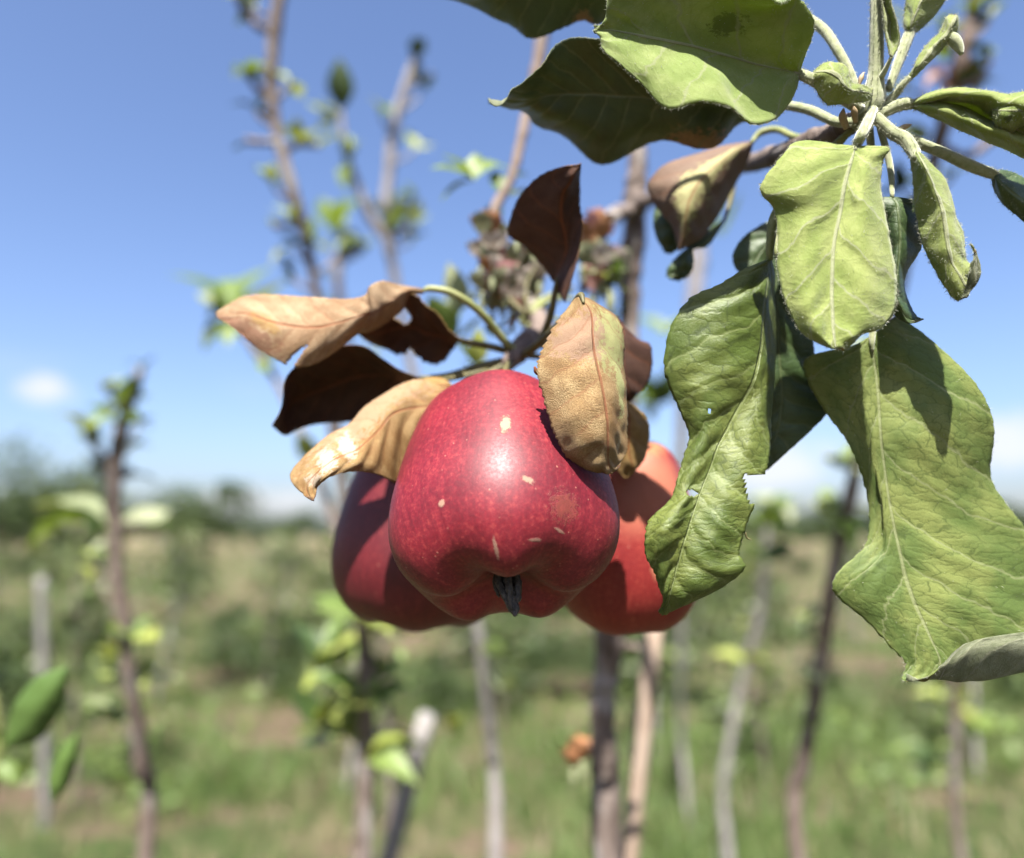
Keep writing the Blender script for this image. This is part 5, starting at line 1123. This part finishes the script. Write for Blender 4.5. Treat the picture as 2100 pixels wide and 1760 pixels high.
PROF = [(0, 200), (12, 202), (40, 228), (80, 246), (118, 240), (150, 214), (176, 166), (200, 98), (219, 22), (229, -45), (226, -104), (208, -156), (176, -194), (138, -214), (104, -216), (72, -203), (42, -182), (12, -168), (0, -166)]
def apple(label, x, y, d, rx, tilt_to_cam, lean, spin, lobe, stretch, mat_fn, seed):
    s = rx / 230.0 * d / FPX
    pr = catmull(np.array(PROF, float), 110); nseg = 128
    axis = -UP * math.cos(tilt_to_cam) * math.cos(lean) - FW * math.sin(tilt_to_cam) + RT * math.sin(lean)      # towards the calyx
    axis /= np.linalg.norm(axis)
    zv = -axis; xv = RT - zv * (RT @ zv); xv /= np.linalg.norm(xv); yv = np.cross(zv, xv)
    c = P(x, y, d)
    vv = []
    for i in range(110):
        r, z = pr[i]; r = max(r, 0)
        w_ = np.clip((-z - 20) / 190, 0, 1) ** 1.5; wt_ = np.clip((z - 120) / 110, 0, 1)
        for kk in range(nseg):
            th = 2 * math.pi * kk / nseg
            lb = math.cos(5 * (th - spin)); lb2 = math.cos(2 * th + seed)
            rim = math.exp(-((r - 110) / 60.0) ** 2) * w_
            rr = r * (1 + lobe * 0.045 * lb * w_ + 0.012 * lb2 + 0.012 * lb * wt_ + 0.012 * math.cos(5 * (th - spin)) * (1 - w_))
            zz = z * stretch - lobe * 13 * lb * rim
            nzv = mnoise.noise(Vector((math.cos(th) * 1.3 + seed, math.sin(th) * 1.3, z / 140)))
            rr *= 1 + 0.016 * nzv
            vv.append((rr * math.cos(th) * s, rr * math.sin(th) * s, zz * s))
    vv = np.array(vv)
    ff = [(i * nseg + k2, i * nseg + (k2 + 1) % nseg, (i + 1) * nseg + (k2 + 1) % nseg, (i + 1) * nseg + k2) for i in range(109) for k2 in range(nseg)]
    ff = [f[::-1] for f in ff]
    rot = np.stack([xv, yv, zv], 1)
    world = vv @ rot.T + c
    def at(px_, py_):
        X, Y, D = proj_arr(world)
        e = (X - px_) ** 2 + (Y - py_) ** 2 + np.where(D > d, 1e6, 0)
        i = int(np.argmin(e)); return tuple(vv[i])
    t = empty('apple', c, label, 'apple', 'red apples on the branch')
    me = mesh('fruit_body', vv, ff, mat_fn(at))
    o = bpy.data.objects.new('fruit_body', me); C.objects.link(o); o.parent = t
    o.matrix_local = Matrix([list(r_) for r_ in rot]).to_4x4()
    WLOC[o.name] = Vector(c.tolist())
    return t, c, rot, s
def proj_arr(w_):
    q = w_ - CAMV; D = q @ FW
    return 1050 + FPX * (q @ RT) / D, 787.5 - FPX * (q @ UP) / D, D
DEEP, MIDR, LIGHT, GOLD = (0.115, 0.0026, 0.0105), (0.265, 0.011, 0.026), (0.42, 0.08, 0.06), (0.52, 0.22, 0.08)
SC = (0.40, 0.25, 0.17)
def mat_main(at):
    mk = [(at(1040, 872), (.0018, .004, .0040), (0, 0.1, 0), SC, 0.95, 2.6), (at(1077, 984), (.0020, .003, .0010), (0, 0.5, 0), SC, 0.85, 3.0), (at(1022, 1128), (.0006, .003, .0044), (0, -0.25, 0), SC, 0.75, 2.0),
          (at(1095, 1109), (.0022, .003, .0004), (0, -0.15, 0), SC, 0.65, 1.6), (at(908, 1027), (.0011, .002, .0011), (0, 0, 0), SC, 0.8, 1.2), (at(1160, 1040), (.0055, .004, .0045), (0, 0.6, 0), (0.24, 0.075, 0.035), 0.35, 5.0), (at(1145, 1090), (.0020, .003, .0004), (0, 0.2, 0), SC, 0.6, 1.0)]
    return apple_mat('apple_skin_crimson', mk, DEEP, MIDR, LIGHT, GOLD, 0.0345)
t, c, rot, s = apple('large crimson apple in the middle with tan scars and black withered calyx', 1029, 1014, .238, 224, R(38), R(3), R(90 + 180) + R(2), 1.0, 0.99, mat_main, 1)
BL = plain_mat('withered_black_calyx', (0.03, 0.027, 0.024), (0.10, 0.088, 0.078), 900, 0.65, 0.35, bump=0.8)
def ap(x, y, z): return c + rot @ (np.array([x, y, z]) * s)
cal = tube('calyx', [ap(0, 0, -160), ap(2, -3, -188), ap(6, -6, -216), ap(10, -4, -243), ap(14, -6, -262)], [9 * s, 11 * s, 13 * s, 10 * s, 3 * s], BL, t, seg=14, n=34, rough=0.5, seed=9)
for i, sp in enumerate([[(-18, -8, -168, 6), (-16, -14, -205, 11), (-4, -18, -240, 8), (8, -12, -268, 3)], [(20, -10, -170, 8), (26, -14, -205, 12), (26, -12, -238, 9), (18, -8, -262, 3)], [(4, -22, -175, 5), (6, -28, -212, 9), (6, -24, -245, 6), (12, -14, -270, 2)], [(10, -10, -240, 8), (22, -10, -262, 7), (20, -8, -278, 3)], [(-24, 10, -170, 6), (-26, 14, -200, 7), (-18, 12, -228, 3)]]):
    tube('sepal', [ap(q_[0] * 0.8, q_[1] * 0.8, -160 + (q_[2] + 160) * 0.85) for q_ in sp], [q_[3] * 0.75 * s for q_ in sp], BL, cal, seg=8, n=18, rough=0.5, seed=i)
ptube('stalk', [(1034, 778, .2475, 14), (1036, 760, .262, 14), (1045, 745, .282, 16)], M['petd'], t, seg=8, n=14)
def mat_left(at): return apple_mat('apple_skin_red_with_shade', [], (0.085, 0.003, 0.008), (0.16, 0.009, 0.016), (0.28, 0.05, 0.04), GOLD, 0.034)  # reds lowered to put the apple's shade into its skin colour
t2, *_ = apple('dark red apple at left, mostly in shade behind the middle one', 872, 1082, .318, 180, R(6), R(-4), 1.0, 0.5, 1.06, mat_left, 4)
def mat_right(at):
    return apple_mat('apple_skin_orange_red', [(at(1352, 1165), (.003, .003, .006), (0, 0, 0), (0.5, 0.2, 0.1), 0.6, 1.6)], (0.20, 0.008, 0.010), (0.33, 0.03, 0.025), (0.46, 0.12, 0.07), (0.5, 0.2, 0.08), 0.034, (at(1345, 1010), 0.022, (0.50, 0.17, 0.10)))
t3, *_ = apple('orange red apple at right, half covered by the crumpled green leaf', 1284, 1102, .292, 150, R(-4), R(2), 0.4, 0.4, 1.20, mat_right, 6)
